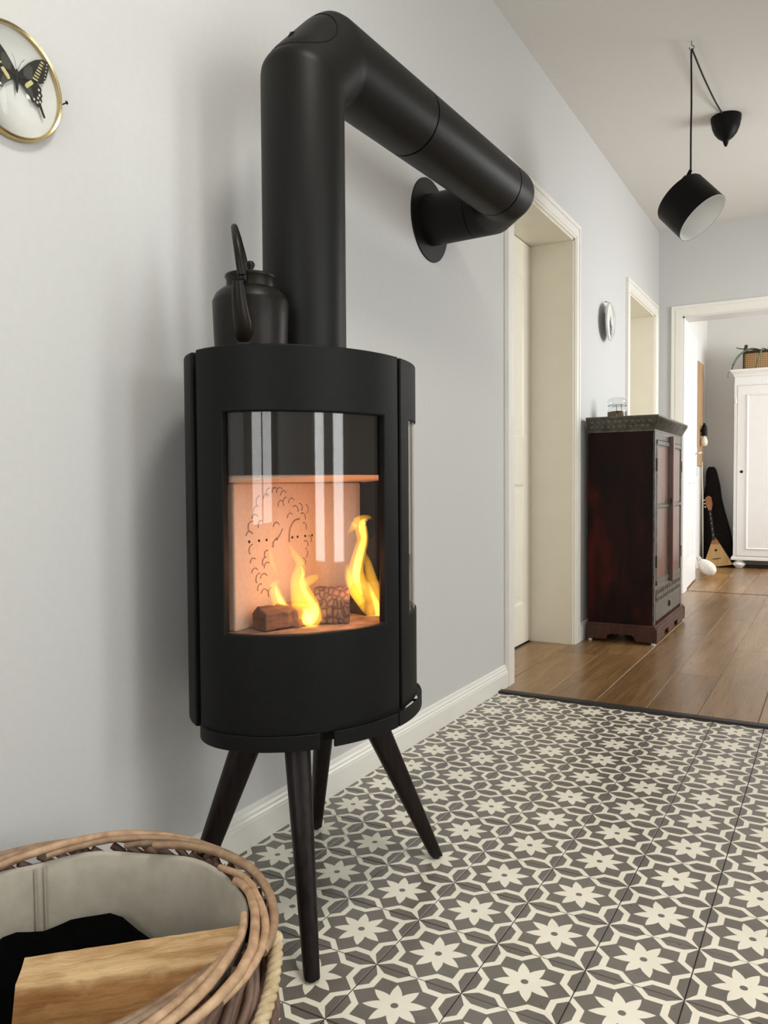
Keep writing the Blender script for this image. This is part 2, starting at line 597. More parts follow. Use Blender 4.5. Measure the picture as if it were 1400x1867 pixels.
def wall_boxes(mb, along, a0, a1, d0, d1, openings, top=HZ):
    """boxes of a wall running along 'x' or 'y' from a0..a1, thickness d0..d1, openings (s,e,z0,z1)"""
    def put(s, e, z0, z1):
        if e - s < 1e-4 or z1 - z0 < 1e-4:
            return
        if along == 'y':
            mb.box((d0, s, z0), (d1, e, z1))
        else:
            mb.box((s, d0, z0), (e, d1, z1))
    cur = a0
    for (s, e, z0, z1) in sorted(openings):
        put(cur, s, 0, top)
        put(s, e, 0, z0)
        put(s, e, z1, top)
        cur = e
    put(cur, a1, 0, top)
    return mb


D1 = (1.905, 2.835, 0, 2.197)     # near doorway in the left wall
D2 = (4.125, 5.0, 0, 2.18)        # far doorway in the left wall
E1 = (0.183, 1.30, 0, 2.18)       # doorway at the hall end
G1 = (-0.98, 0.28, 0.0, 2.25)     # glazed entrance door, right wall
G2 = (3.1, 4.4, 0.6, 2.3)         # hall window, right wall
G3 = (0.5, 2.0, 0.6, 2.3)         # rear window
G4 = (5.75, 7.35, 0.45, 2.35)     # window of the end room
o = wall_boxes(MB(), 'y', YS, YE, -0.25, 0.0, [D1, D2]).build('wall_left', m_wall)
struct(o, 'long white plastered wall behind the black stove', 'wall')
o = wall_boxes(MB(), 'x', -0.25, XR + 0.12, YE, YE2, [E1]).build('wall_end', m_wall)
struct(o, 'white end wall of the hall around the open doorway', 'wall')
o = wall_boxes(MB(), 'y', YS, YE, XR, XR + 0.12, [G1, G2]).build('wall_right', m_wall)
struct(o, 'white right wall of the hall with glazed entrance door', 'wall')
o = wall_boxes(MB(), 'x', -0.25, XR + 0.12, YS - 0.12, YS, [G3]).build('wall_rear', m_wall)
struct(o, 'white wall behind the viewpoint with a window', 'wall')
o = wall_boxes(MB(), 'y', YE2, YB + 0.12, -0.12, 0.0, []).build('wall_far_left', m_wall2)
struct(o, 'white left wall of the room beyond the hall doorway', 'wall')
o = wall_boxes(MB(), 'x', 0.0, 3.12, YB, YB + 0.12, []).build('wall_far_back', m_wall2)
struct(o, 'pale grey back wall behind the white wardrobe', 'wall')
o = wall_boxes(MB(), 'y', YE2, YB, 3.0, 3.12, [G4]).build('wall_far_right', m_wall2)
struct(o, 'white right wall with window in the room beyond', 'wall')
o = MB().box((XR + 0.12, YE, 0), (3.12, YE2, HZ)).build('wall_far_front', m_wall2)
struct(o, 'white front wall of the room beyond the hall', 'wall')
o = MB().box((-0.25, YS - 0.12, HZ), (3.12, YB + 0.12, HZ + 0.1)).build('ceiling', m_ceil)
struct(o, 'plain warm white ceiling over the hall', 'ceiling')
# recess closers behind the left doorways
o = MB().box((-0.40, 1.8, 0), (-0.29, 5.1, HZ)).build('wall_recess', m_wall)
struct(o, 'wall closing the recesses behind the left doors', 'wall')

# ---------------------------------------------------------------- floors
floor = MB().box((-0.02, YS, -0.06), (XR, 1.70, -0.004)).build('floor', m_grout)
struct(floor, 'patterned cement tile floor of brown and cream flower tiles', 'floor')
T = 0.17
X0 = 0.5202


def tile_geo(x0, y0, x1, y1, ux0=0.0, uy0=0.0, ux1=1.0, uy1=1.0):
    g, bv = 0.0007, 0.0011
    v = []
    for (ins, z) in ((g, -0.004), (g, -bv), (g + bv, 0.0)):
        v += [(x0 + ins, y0 + ins, z), (x1 - ins, y0 + ins, z), (x1 - ins, y1 - ins, z), (x0 + ins, y1 - ins, z)]
    f = []
    for k in range(2):
        for i in range(4):
            j = (i + 1) % 4
            f.append((k * 4 + i, k * 4 + j, k * 4 + 4 + j, k * 4 + 4 + i))
    f.append((8, 9, 10, 11))
    return v, f


def tile_uv(me, x0, y0):
    uvl = me.uv_layers.new(name='UVMap')
    for lp in me.loops:
        co = me.vertices[lp.vertex_index].co
        uvl.data[lp.index].uv = ((co.x - x0) / T, (co.y - y0) / T)


v, f = tile_geo(-T / 2, -T / 2, T / 2, T / 2)
proto = mesh('tile', v, f, m_tile, floor)
tile_uv(proto.data, -T / 2, -T / 2)
first = True
for i in range(-3, 8):
    for j in range(-9, 10):
        if first:
            o, first = proto, False
        else:
            o = proto.copy()
            C.objects.link(o)
        o.location = (X0 + (i + 0.5) * T, (j + 0.5) * T, random.uniform(-0.00035, 0.00025))
rest = MB()
quads = []
for i in range(-3, 10):
    for j in range(-18, 10):
        if i < 8 and j >= -9:
            continue
        v, f = tile_geo(X0 + i * T, j * T, X0 + (i + 1) * T, (j + 1) * T)
        rest.add(v, f)
for j in range(-18, 10):   # cut strip along the right wall
    v, f = tile_geo(X0 + 10 * T, j * T, XR, (j + 1) * T)
    rest.add(v, f)
rest = rest.build('tile_field', m_tile, floor)
tile_uv(rest.data, X0 - 40 * T, -40 * T)
for d in rest.data.uv_layers[0].data:
    pass
# wrap the joined field's UV into single tiles
me = rest.data
uvl = me.uv_layers[0]
for p in me.polygons:
    cx = sum(me.vertices[i].co.x for i in p.vertices) / len(p.vertices)
    cy = sum(me.vertices[i].co.y for i in p.vertices) / len(p.vertices)
    ti, tj = math.floor((cx - X0) / T), math.floor(cy / T)
    for li in p.loop_indices:
        co = me.vertices[me.loops[li].vertex_index].co
        uvl.data[li].uv = ((co.x - X0) / T - ti, co.y / T - tj)
rest['kind'] = 'stuff'

pf = MB().box((-0.30, 1.70, -0.06), (3.0, YB, -0.004)).build('floor', m_grout)
struct(pf, 'brown oak plank floor of the hall and room beyond', 'floor')


def plank(x0, x1, y0, y1):
    g, bv = 0.0006, 0.0022
    w_, l_ = (x1 - x0), (y1 - y0)
    v = []
    for (ins, z) in ((g, -0.004), (g, -bv), (g + bv, 0.0)):
        v += [(-w_ / 2 + ins, -l_ / 2 + ins, z), (w_ / 2 - ins, -l_ / 2 + ins, z), (w_ / 2 - ins, l_ / 2 - ins, z), (-w_ / 2 + ins, l_ / 2 - ins, z)]
    f = []
    for k in range(2):
        for i in range(4):
            j = (i + 1) % 4
            f.append((k * 4 + i, k * 4 + j, k * 4 + 4 + j, k * 4 + 4 + i))
    f.append((8, 9, 10, 11))
    o = mesh('plank', v, f, m_plank, pf)
    o.location = ((x0 + x1) / 2, (y0 + y1) / 2, 0)
    return o


PX = [-0.235, -0.02, 0.195, 0.407, 0.608, 0.795, 1.005, 1.205, 1.405, 1.605, 1.805, 2.005, 2.3]
for i in range(len(PX) - 1):
    ends = [[1.744, 3.02, 4.95], [1.744, 2.62, 4.45], [1.744, 2.70, 4.28], [1.744, 3.45, 5.10], [1.744, 2.42, 4.05], [1.744, 3.10, 4.85]][i % 6]
    ends = ends + [5.357]
    for k in range(len(ends) - 1):
        plank(PX[i], PX[i + 1], ends[k], ends[k + 1])
PX2 = [0.0, 0.195, 0.407, 0.608, 0.795, 1.005, 1.205, 1.405, 1.605, 1.805, 2.005, 2.205, 2.405, 2.6, 2.8, 3.0]
for i in range(len(PX2) - 1):
    mid = 6.4 + 0.5 * math.sin(i * 2.3)
    plank(PX2[i], PX2[i + 1], 5.369, mid)
    plank(PX2[i], PX2[i + 1], mid, YB)

# threshold strip between tiles and planks, and the dark joint at the end doorway
o = MB().prism([(1.699, -0.003), (1.7485, -0.003), (1.7485, 0.0035), (1.742, 0.0075), (1.706, 0.0075), (1.699, 0.002)], 'x', 0.012, XR).build('trim_1', m_strip, smooth=False)
struct(o, 'dark wooden threshold strip between tiles and planks', 'trim')
o = MB().box((0.0, 5.355, -0.004), (3.0, 5.372, 0.0012)).build('trim_2', m_dark)
struct(o, 'dark joint in the planks under the end doorway', 'trim')


# baseboards
def baseboard(name, y0, y1, label):
    prof = [(0.0, 0.0), (0.016, 0.0), (0.016, 0.060), (0.0145, 0.064), (0.0145, 0.068), (0.011, 0.073), (0.011, 0.079), (0.0075, 0.085), (0.0065, 0.091), (0.0, 0.096)]
    o = MB().prism(prof, 'y', y0, y1).build(name, m_trim)
    return struct(o, label, 'baseboard')


baseboard('baseboard_left', YS, 1.823, 'white moulded baseboard running behind the stove')
baseboard('baseboard_hall', 2.916, 4.043, 'white baseboard between the two left doorways behind the cabinet')
o = MB().box((0.0, YE2 + 0.0, 0), (0.012, YB, 0.08)).build('baseboard_far_left', m_trim)
struct(o, 'white baseboard on the left wall of the end room', 'baseboard')
o = MB().box((0.012, YB - 0.012, 0), (3.0, YB, 0.08)).build('baseboard_far_back', m_trim)
struct(o, 'white baseboard behind the wardrobe', 'baseboard')


# door casings: stepped U frames
def casing(name, plane, wall, a0, a1, top, label, mtl=m_trim, wd=0.083, z0=0.0):
    steps = [(0.0, wd, 0.010), (0.001, wd * 0.80, 0.013), (wd * 0.16, wd * 0.62, 0.017), (wd * 0.72, wd * 0.988, 0.019)]
    mb = MB()
    for (i0, i1, th) in steps:
        poly = [(a0 - i1, z0), (a0 - i1, top + i1), (a1 + i1, top + i1), (a1 + i1, z0), (a1 + i0, z0), (a1 + i0, top + i0), (a0 - i0, top + i0), (a0 - i0, z0)]
        # three convex pieces per step
        parts = [[poly[0], poly[1], poly[6], poly[7]], [poly[1], poly[2], poly[5], poly[6]], [poly[2], poly[3], poly[4], poly[5]]]
        for pc in parts:
            if plane == 'x':
                mb.prism(pc, 'x', wall - 0.002 - 0.1 * th, wall + th)
            else:
                mb.prism(pc, 'y', wall + 0.002 + 0.1 * th, wall - th)
    return struct(mb.build(name, mtl), label, 'door casing')


casing('trim_3', 'x', 0.0, D1[0], D1[1], D1[3], 'stepped white casing around the doorway right of the stove')
casing('trim_4', 'x', 0.0, D2[0], D2[1], D2[3], 'stepped white casing around the far left doorway behind the cabinet')
casing('trim_5', 'y', YE, E1[0], E1[1], E1[3], 'stepped white casing around the open doorway at the hall end')


# linings (reveals)
def lining(name, a0, a1, top, d0, d1, plane, m, label, th=0.012):
    mb = MB()
    if plane == 'x':
        mb.box((d0, a0 - 0.002, 0), (d1, a0 + th, top))
        mb.box((d0, a1 - th, 0), (d1, a1 + 0.002, top))
        mb.box((d0, a0, top - th), (d1, a1, top + 0.002))
    else:
        mb.box((a0 - 0.002, d0, 0), (a0 + th, d1, top))
        mb.box((a1 - th, d0, 0), (a1 + 0.002, d1, top))
        mb.box((a0, d0, top - th), (a1, d1, top + 0.002))
    return struct(mb.build(name, m), label, 'door lining')


lining('trim_6', D1[0], D1[1], D1[3], -0.285, 0.002, 'x', m_cream, 'deep cream lining inside the doorway right of the stove')
lining('trim_7', D2[0], D2[1], D2[3], -0.285, 0.002, 'x', m_cream, 'deep cream lining inside the far left doorway')
lining('trim_8', E1[0], E1[1], E1[3], YE - 0.002, YE2 + 0.002, 'y', m_white, 'white lining inside the open end doorway')


def door_leaf(name, w_, h, label, m, origin, ang, handle_side=1, panels=((0.22, 0.87), (1.12, 1.98))):
    """leaf in local x (width) / z (height), thickness along local y, panels on both faces"""
    root = bpy.data.objects.new(name, None)
    root.empty_display_size = 0.05
    C.objects.link(root)
    root.location = origin
    root.rotation_euler = (0, 0, ang)
    struct(root, label, 'door')
    MB().box((0, -0.012, 0.004), (w_, 0.012, h)).build('door_slab', m, root)
    st = 0.115
    xs = [(0, st), (w_ / 2 - st * 0.42, w_ / 2 + st * 0.42), (w_ - st, w_)]
    zs = [(0.004, panels[0][0]), (panels[0][1], panels[1][0]), (panels[1][1], h)]
    for (a, b) in xs:
        MB().box((a, -0.02, 0.004), (b, 0.02, h)).build('stile', m, root, bevel=0.002)
    for (a, b) in zs:
        MB().box((st - 0.004, -0.0198, a), (w_ - st + 0.004, 0.0198, b)).build('rail', m, root, bevel=0.002)
    for (z0, z1) in panels:
        for (a, b) in ((st, xs[1][0]), (xs[1][1], w_ - st)):
            mb = MB()
            for sgn in (-1, 1):
                y0, y1, y2 = 0.012 * sgn, 0.019 * sgn, 0.016 * sgn
                i1, i2 = 0.012, 0.03
                P = []
                for ins, yy in ((0, y1), (i1, y0 + 0.001 * sgn), (i2, y0 + 0.001 * sgn), (i2 + 0.02, y2)):
                    P.append([(a + ins, yy, z0 + ins), (b - ins, yy, z0 + ins), (b - ins, yy, z1 - ins), (a + ins, yy, z1 - ins)])
                vv = sum(P, [])
                ff = []
                for k in range(3):
                    for i in range(4):
                        j = (i + 1) % 4
                        ff.append((k * 4 + i, k * 4 + j, k * 4 + 4 + j, k * 4 + 4 + i))
                ff.append((12, 13, 14, 15))
                mb.add(vv, ff)
            mb.build('door_panel', m, root)
    # lever handles on plates
    hx = w_ - 0.055 if handle_side > 0 else 0.055
    for sgn in (-1, 1):
        pl = MB().box((hx - 0.02, 0.02 * sgn, 0.93), (hx + 0.02, 0.026 * sgn, 1.19)).build('handle_plate', m_chrome, root, bevel=0.002)
        d = -1 if handle_side > 0 else 1
        MB().tube(smooth_path([(hx, 0.025 * sgn, 1.135), (hx, 0.055 * sgn, 1.135), (hx + 0.012 * d, 0.067 * sgn, 1.135), (hx + 0.115 * d, 0.067 * sgn, 1.135)], 5), 0.009, 10).build('door_handle', m_chrome, root, smooth=True, auto=60)
    return root


door_leaf('door_1', D1[1] - D1[0] - 0.028, 2.175, 'closed cream panel door set deep in the doorway beside the stove', m_cream,
          (-0.252, D1[0] + 0.014, 0.006), PI / 2, -1)
door_leaf('door_2', D2[1] - D2[0] - 0.028, 2.16, 'closed cream panel door in the far left doorway', m_cream,
          (-0.258, D2[0] + 0.014, 0.006), PI / 2, -1)
door_leaf('door_3', 0.83, 2.15, 'open white panelled door swung into the end room', m_white,
          (0.168, 5.385, 0.008), math.radians(93.2))


# glazed entrance door and windows (out of the frame: seen only as reflections)
def glazing(name, plane, pos, a0, a1, z0, z1, cols, rows, label, cat, low=0.0, fw_=0.06, mw=0.045):
    root = bpy.data.objects.new(name, None)
    C.objects.link(root)
    root.empty_display_size = 0.05
    struct(root, label, cat)
    d0, d1 = pos

    def bx(s, e, za, zb, ins=0.0):
        if plane == 'y':
            return MB().box((d0 + ins, s, za), (d1 - ins, e, zb))
        return MB().box((s, d0 + ins, za), (e, d1 - ins, zb))
    bx(a0, a0 + fw_, z0, z1).build('frame_post', m_white, root)
    bx(a1 - fw_, a1, z0, z1).build('frame_post', m_white, root)
    bx(a0 + fw_, a1 - fw_, z1 - fw_, z1).build('frame_rail', m_white, root)
    bx(a0 + fw_, a1 - fw_, z0, z0 + fw_ + low).build('frame_rail', m_white, root)
    w_ = (a1 - a0 - 2 * fw_) / cols
    zb = z0 + fw_ + low
    h_ = (z1 - fw_ - zb) / rows
    for c in range(1, cols):
        xx = a0 + fw_ + c * w_
        bx(xx - mw, xx + mw, zb, z1 - fw_, 0.006).build('mullion', m_white, root)
    for r_ in range(1, rows):
        zz = zb + r_ * h_
        bx(a0 + fw_, a1 - fw_, zz - 0.015, zz + 0.015, 0.01).build('glazing_bar', m_white, root)
    c_ = (d1 - d0) / 2 - 0.003
    for c in range(cols):
        xx = a0 + fw_ + c * w_
        bx(xx, xx + w_, zb, z1 - fw_, c_).build('pane', m_pane, root)
    return root


glazing('door_4', 'y', (XR + 0.03, XR + 0.09), G1[0], G1[1], 0.0, G1[3], 2, 1, 'white glazed double entrance door in the right wall', 'door', 0.40, 0.15, 0.16)
glazing('window_1', 'x', (YS - 0.10, YS - 0.04), G3[0], G3[1], G3[2], G3[3], 2, 2, 'white casement window behind the viewpoint', 'window')
glazing('window_2', 'y', (XR + 0.03, XR + 0.09), G2[0], G2[1], G2[2], G2[3], 2, 1, 'white casement window in the right hall wall', 'window')
glazing('window_3', 'y', (3.03, 3.09), G4[0], G4[1], G4[2], G4[3], 2, 1, 'white casement window of the end room', 'window')

# ---------------------------------------------------------------- wood stove
SX, SY = 0.269, -0.024
EA, EB = 0.277, 0.218          # half axes along y and x


def el(ang, a=EA, b=EB, off=0.0):
    t_ = math.radians(ang)
    x_, y_ = b * math.cos(t_), a * math.sin(t_)
    n_ = Vector((math.cos(t_) / b, math.sin(t_) / a)).normalized()
    return x_ + n_.x * off, y_ + n_.y * off


def shell(a0, a1, z0, z1, th, hole=None, a=EA, b=EB, da=3.0, off=0.0, curl=None):
    """curved plate following the oval, optional window cut-out (a0,a1,z0,z1)"""
    angs = set([a0, a1])
    n = max(2, int(abs(a1 - a0) / da))
    for k in range(n + 1):
        angs.add(a0 + (a1 - a0) * k / n)
    zs = [z0, z1]
    if hole:
        angs = set(x_ for x_ in angs if abs(x_ - hole[0]) > 0.8 and abs(x_ - hole[1]) > 0.8) | {a0, a1, hole[0], hole[1]}
        zs = [z0, hole[2], hole[3], z1]
    angs = sorted(angs)
    na, nz = len(angs), len(zs)
    v, f = [], []
    for layer in (0, 1):
        for z in zs:
            for an in angs:
                cu = 0.0 if curl is None or an > curl[0] else curl[1] * ((curl[0] - an) / (curl[0] - a0)) ** 2
                x_, y_ = el(an, a, b, off - th * layer - cu)
                v.append((x_, y_, z))
    def idx(l, i, j):
        return l * na * nz + j * na + i
    cells = set()
    for j in range(nz - 1):
        for i in range(na - 1):
            mid = (angs[i] + angs[i + 1]) / 2
            if hole and j == 1 and hole[0] < mid < hole[1]:
                continue
            cells.add((i, j))
    for (i, j) in cells:
        for l in (0, 1):
            q = (idx(l, i, j), idx(l, i + 1, j), idx(l, i + 1, j + 1), idx(l, i, j + 1))
            f.append(q if l == 0 else q[::-1])
        for (di, dj, e0, e1) in ((-1, 0, (i, j + 1), (i, j)), (1, 0, (i + 1, j), (i + 1, j + 1)), (0, -1, (i, j), (i + 1, j)), (0, 1, (i + 1, j + 1), (i, j + 1))):
            if (i + di, j + dj) not in cells:
                f.append((idx(0, *e0), idx(0, *e1), idx(1, *e1), idx(1, *e0))[::-1])
    used = sorted(set(i for q in f for i in q))
    mp_ = {u: k for k, u in enumerate(used)}
    mb = MB()
    mb.add([v[u] for u in used], [tuple(mp_[i] for i in q) for q in f])
    return mb


stove = thing('wood_stove', 'oval matt black wood stove with curved glass door on four splayed legs', 'stove', (SX, SY, 0))
ZT, ZB_ = 1.137, 0.428
WIN = (-87.1, -8.5, 0.613, 1.0175)
door = shell(-106.0, 1.4, ZB_, ZT, 0.016, WIN).build('stove_door', m_steel, stove, smooth=True, bevel=0.0025, auto=30)
gl = shell(-89.0, -6.5, 0.600, 1.03, 0.004, off=-0.010, da=2.0).build('door_glass', m_stglass, door, smooth=True, auto=30)
gl['label'] = 'curved clear glass pane of the stove door'
side = shell(4.3, 82, ZB_, ZT, 0.016, (13.5, 58, 0.617, 1.0155)).build('side_panel', m_steel, stove, smooth=True, bevel=0.0025, auto=30)
sg = shell(13.0, 58.8, 0.6165, 1.0165, 0.004, off=-0.0035, da=2.0).build('side_glass', m_stglass, side, smooth=True, auto=30)
shell(-190, -110.5, 0.424, 1.1355, 0.014, off=0.001).build('side_panel', m_steel, stove, smooth=True, bevel=0.004, auto=30)
shell(86, 166, ZB_, ZT - 0.01, 0.014).build('rear_panel', m_steel, stove, smooth=True, auto=30)
# inner carcass, top and bottom
body = MB()
body.lathe([(1.0, 0), (1.0, 0.0)], 4) if False else None
shell(60, 266, 0.43, 1.12, 0.01, off=-0.020).build('inner_casing', m_dark, stove, smooth=True, auto=30)


def oval_plate(z0, z1, a, b, n=72):
    v = [(b * math.cos(2 * PI * k / n), a * math.sin(2 * PI * k / n), z) for z in (z0, z1) for k in range(n)]
    f = [tuple(range(n - 1, -1, -1)), tuple(range(n, 2 * n))] + [(k, (k + 1) % n, n + (k + 1) % n, n + k) for k in range(n)]
    return MB().add(v, f)


oval_plate(1.122, 1.134, EA - 0.017, EB - 0.017).build('top_plate', m_steel, stove)
oval_plate(0.585, 0.603, EA - 0.022, EB - 0.022).build('hearth_floor', m_ash, stove)
oval_plate(0.405, 0.425, EA - 0.020, EB - 0.020).build('base_plate', m_dark, stove, bevel=0.003)
# outer seal of the lower body below the hearth
shell(-100, 0, 0.43, 0.59, 0.01, off=-0.02).build('lower_casing', m_dark, stove, smooth=True, auto=30)
# lip: three curved rails under the body
LA, LB = 0.287, 0.229
for (a0, a1) in ((-114, -43.6), (-37.4, -3.3), (-2.2, 48)):
    shell(a0, a1, 0.4025, 0.431, 0.005, a=LA, b=LB, curl=(-84, 0.021) if a0 < -100 else None).build('base_rail', m_steel, stove, smooth=True, bevel=0.0012, auto=30)
for an in (-98, -75, -48, -33, -12, 5, 30):
    x_, y_ = el(an, LA, LB, -0.006)
    x2, y2 = el(an, LA, LB, -0.03)
    MB().tube([(x_, y_, 0.414), (x2, y2, 0.414)], 0.003, 6).build('rail_bracket', m_dark, stove)

# fire chamber: back board with a carved tree, baffle, side cheeks
XB = 0.250 - SX
liner = MB().box((XB - 0.03, -0.236 - SY, 0.603), (XB, 0.239 - SY, 0.889)).build('back_board', m_vermic, stove, bevel=0.004)
liner['label'] = 'pale fireproof board with a carved tree, glowing orange'
rel = MB()
arcs = [(-0.09, .870), (-0.108, .868), (-0.073, .868), (-0.118, .857), (-0.14, .852), (-0.15, .834), (-0.155, .816), (-0.165, .801), (-0.136, .803), (-0.173, .782), (-0.07, .843), (-0.052, .848), (-0.032, .845),
        (-0.038, .815), (-0.02, .829), (-0.003, .835), (.018, .831), (.006, .812), (.011, .792), (-0.086, .796), (.03, .763), (.016, .752), (.013, .735), (.007, .715), (-0.164, .755), (-0.162, .73), (-0.157, .708), (-0.143, .695),
        (-0.140, .675), (-0.128, .662), (-0.118, .742), (-0.123, .727), (-0.129, .693), (-0.118, .717), (-0.105, .662), (.002, .700), (-0.06, .862)]
for k, (yy, zz) in enumerate(arcs):
    yy, zz = (yy + 1.393) * 0.985 - 1.393, 0.886 + (zz - 0.886) * 0.985
    r_ = 0.009 + 0.003 * ((k * 7) % 5) / 5
    rot = (0.5 if yy > -0.05 else 2.2) + 0.5 * math.sin(k * 1.9)
    pts = []
    for q in range(7):
        a = rot - 1.2 + 2.4 * q / 6
        pts.append((XB + 0.0006, yy - SY + r_ * math.cos(a), zz + r_ * math.sin(a)))
    rel.tube(pts, 0.0013, 4)
big = [(XB + 0.0006, -0.06 - SY + 0.012 * math.sin(q / 3.0) - 0.002 * q, 0.789 + 0.032 * math.sin(q * 0.5)) for q in range(7)]
rel.tube(smooth_path([(XB + 0.0006, -0.063 - SY, 0.765), (XB + 0.0006, -0.06 - SY, 0.79), (XB + 0.0006, -0.045 - SY, 0.808), (XB + 0.0006, -0.025 - SY, 0.812)], 4), 0.0016, 4)
rel.tube(smooth_path([(XB + 0.0006, -0.118 - SY, 0.757), (XB + 0.0006, -0.115 - SY, 0.77), (XB + 0.0006, -0.098 - SY, 0.778), (XB + 0.0006, -0.085 - SY, 0.794)], 4), 0.0016, 4)
rel = rel.build('carved_tree_outline', m_outline, liner)
rel['kind'] = 'stuff'
for yy in (-0.174, -0.143, -0.119, -0.085, -0.031, -0.012, .016, .042):
    yy = (yy + 1.393) * 0.985 - 1.393
    MB().lathe([(0.0028, 0), (0.0028, 0.001)], 8).xf(Matrix.Translation((XB, yy - SY, 0.774)) @ Matrix.Rotation(PI / 2, 4, 'Y')).build('air_hole', m_dark, liner)
# sloping baffle above
bf = MB()
bz = 0.889
v, f = [], []
fr_ = [(XB - 0.03, 0.232 - SY), (XB, 0.226 - SY)] + [el(a, EA, EB, -0.030) for a in range(60, -91, -10)]
fr_ = fr_[:2] + [(x_ , y_) for (x_, y_) in fr_[2:] if x_ > XB + 0.01] + [(XB, -0.228 - SY), (XB - 0.03, -0.226 - SY)]
for dz in (0.0, 0.018):
    for (x_, y_) in fr_:
        v.append((x_, y_, bz + dz + max(0.0, x_ - XB) * 0.075))
nf = len(fr_)
f = [tuple(range(nf - 1, -1, -1)), tuple(range(nf, 2 * nf))] + [(k, (k + 1) % nf, nf + (k + 1) % nf, nf + k) for k in range(nf)]
bf.add(v, f)
bf.build('baffle', m_vermic, stove)
# dark smoke box above the baffle, following the glass
shell(-112, 75, 0.903, 1.12, 0.006, off=-0.020).build('smoke_box', m_sofit, stove, smooth=True, auto=30)
# dark corner posts between front glass and side glass
shell(-4, 9, 0.603, 0.91, 0.012, off=-0.018).build('corner_post', m_sofit, stove, smooth=True, auto=30)
shell(-104, -91, 0.603, 0.91, 0.012, off=-0.018).build('corner_post', m_sofit, stove, smooth=True, auto=30)

# four splayed legs with foot pads
feet = [(.4435, -.268, -.11, .11), (.433, .256, -.11, -.15), (.095, .246, .11, -.105), (.120, -.262, .10, .12)]
for (fx, fy, dx, dy) in feet:
    ft, tp = Vector((fx - SX, fy - SY, 0.006)), Vector((fx + dx * 1.03 - SX, fy + dy * 1.03 - SY, 0.418))
    # section: rounded wedge, wide across the splay
    ax_ = (tp - ft).normalized()
    out = Vector((-dx, -dy, 0)).normalized()
    tan = Vector((out.y, -out.x, 0))
    v, f = [], []
    n = 16
    NL = 6
    for i in range(NL + 1):
        t_ = i / NL
        c_ = ft.lerp(tp, t_)
        hw = 0.0150 + (0.034 - 0.0150) * t_       # half depth along the splay
        ht = 0.0145 + (0.026 - 0.0145) * t_       # half width across
        for q in range(n):
            a = 2 * PI * q / n
            ca, sa = math.cos(a), math.sin(a)
            ex = 0.62
            px = math.copysign(abs(ca) ** ex, ca) * hw
            py = math.copysign(abs(sa) ** ex, sa) * ht
            v.append(c_ + out * px + tan * py)
    for i in range(NL):
        for q in range(n):
            f.append((i * n + q, i * n + (q + 1) % n, (i + 1) * n + (q + 1) % n, (i + 1) * n + q))
    f.append(tuple(range(n - 1, -1, -1)))
    f.append(tuple(range(NL * n, NL * n + n)))
    lg = mesh('leg', v, f, m_leg, stove, smooth=True, bevel=0.002, auto=40)
    MB().lathe([(0.007, 0), (0.009, 0.001), (0.009, 0.007)], 12, (ft.x, ft.y, 0.0)).build('foot_pad', m_rubber, lg)

# ---------------------------------------------------------------- flue pipe
PXc, PYc, PR, PZ = 0.269, -0.024, 0.087, 1.815
TH, PHI = math.radians(2.77), math.radians(-0.566)
dv = Vector((math.sin(TH) * math.cos(PHI), math.cos(TH) * math.cos(PHI), math.sin(PHI)))
ds = Vector((-math.cos(TH), math.sin(TH), 0))
flue = thing('flue_pipe', 'thick charcoal flue pipe rising from the stove and bending into the wall', 'flue pipe', (PXc, PYc, ZT))
F0 = Vector((0, 0, PZ - ZT))
LH = 1.115


def miter_tube(pts, r, n=48, rnd=0.012):
    """pipe through a polyline with mitred, slightly rounded bends"""
    pts = [Vector(p) for p in pts]
    v, f = [], []
    rings = []
    nP = len(pts)
    d0 = (pts[1] - pts[0]).normalized()
    ref = Vector((1, 0, 0)) if abs(d0.x) < 0.8 else Vector((0, 1, 0))
    x_ = (ref - d0 * ref.dot(d0)).normalized()
    y_ = d0.cross(x_)
    frame = (x_, y_)
    dirs = [(pts[i + 1] - pts[i]).normalized() for i in range(nP - 1)]

    def ring(center, d, xx, yy, planes):
        out = []
        for k in range(n):
            a = 2 * PI * k / n
            p = center + (xx * math.cos(a) + yy * math.sin(a)) * r
            if planes:
                pc, pn, shift = planes
                s_ = (pc - p).dot(pn) / d.dot(pn)
                p = p + d * (s_ + shift)
            out.append(p)
        return out
    rings.append(ring(pts[0], dirs[0], *frame, None))
    for i in range(1, nP - 1):
        d1, d2 = dirs[i - 1], dirs[i]
        pn = (d1 + d2).normalized()
        R1 = ring(pts[i], d1, *frame, (pts[i], pn, 0))
        A = ring(pts[i], d1, *frame, (pts[i], pn, -rnd))
        q = d1.rotation_difference(d2)
        frame = (q @ frame[0], q @ frame[1])
        B = ring(pts[i], d2, *frame, (pts[i], pn, rnd))
        mid = [(a + b) / 2 * 0.5 + m_ * 0.5 for a, b, m_ in zip(A, B, R1)]
        rings += [A, mid, B]
    rings.append(ring(pts[-1], dirs[-1], *frame, None))
    for rg in rings:
        v += rg
    for i in range(len(rings) - 1):
        for k in range(n):
            k2 = (k + 1) % n
            f.append((i * n + k, i * n + k2, (i + 1) * n + k2, (i + 1) * n + k))
    return v, f


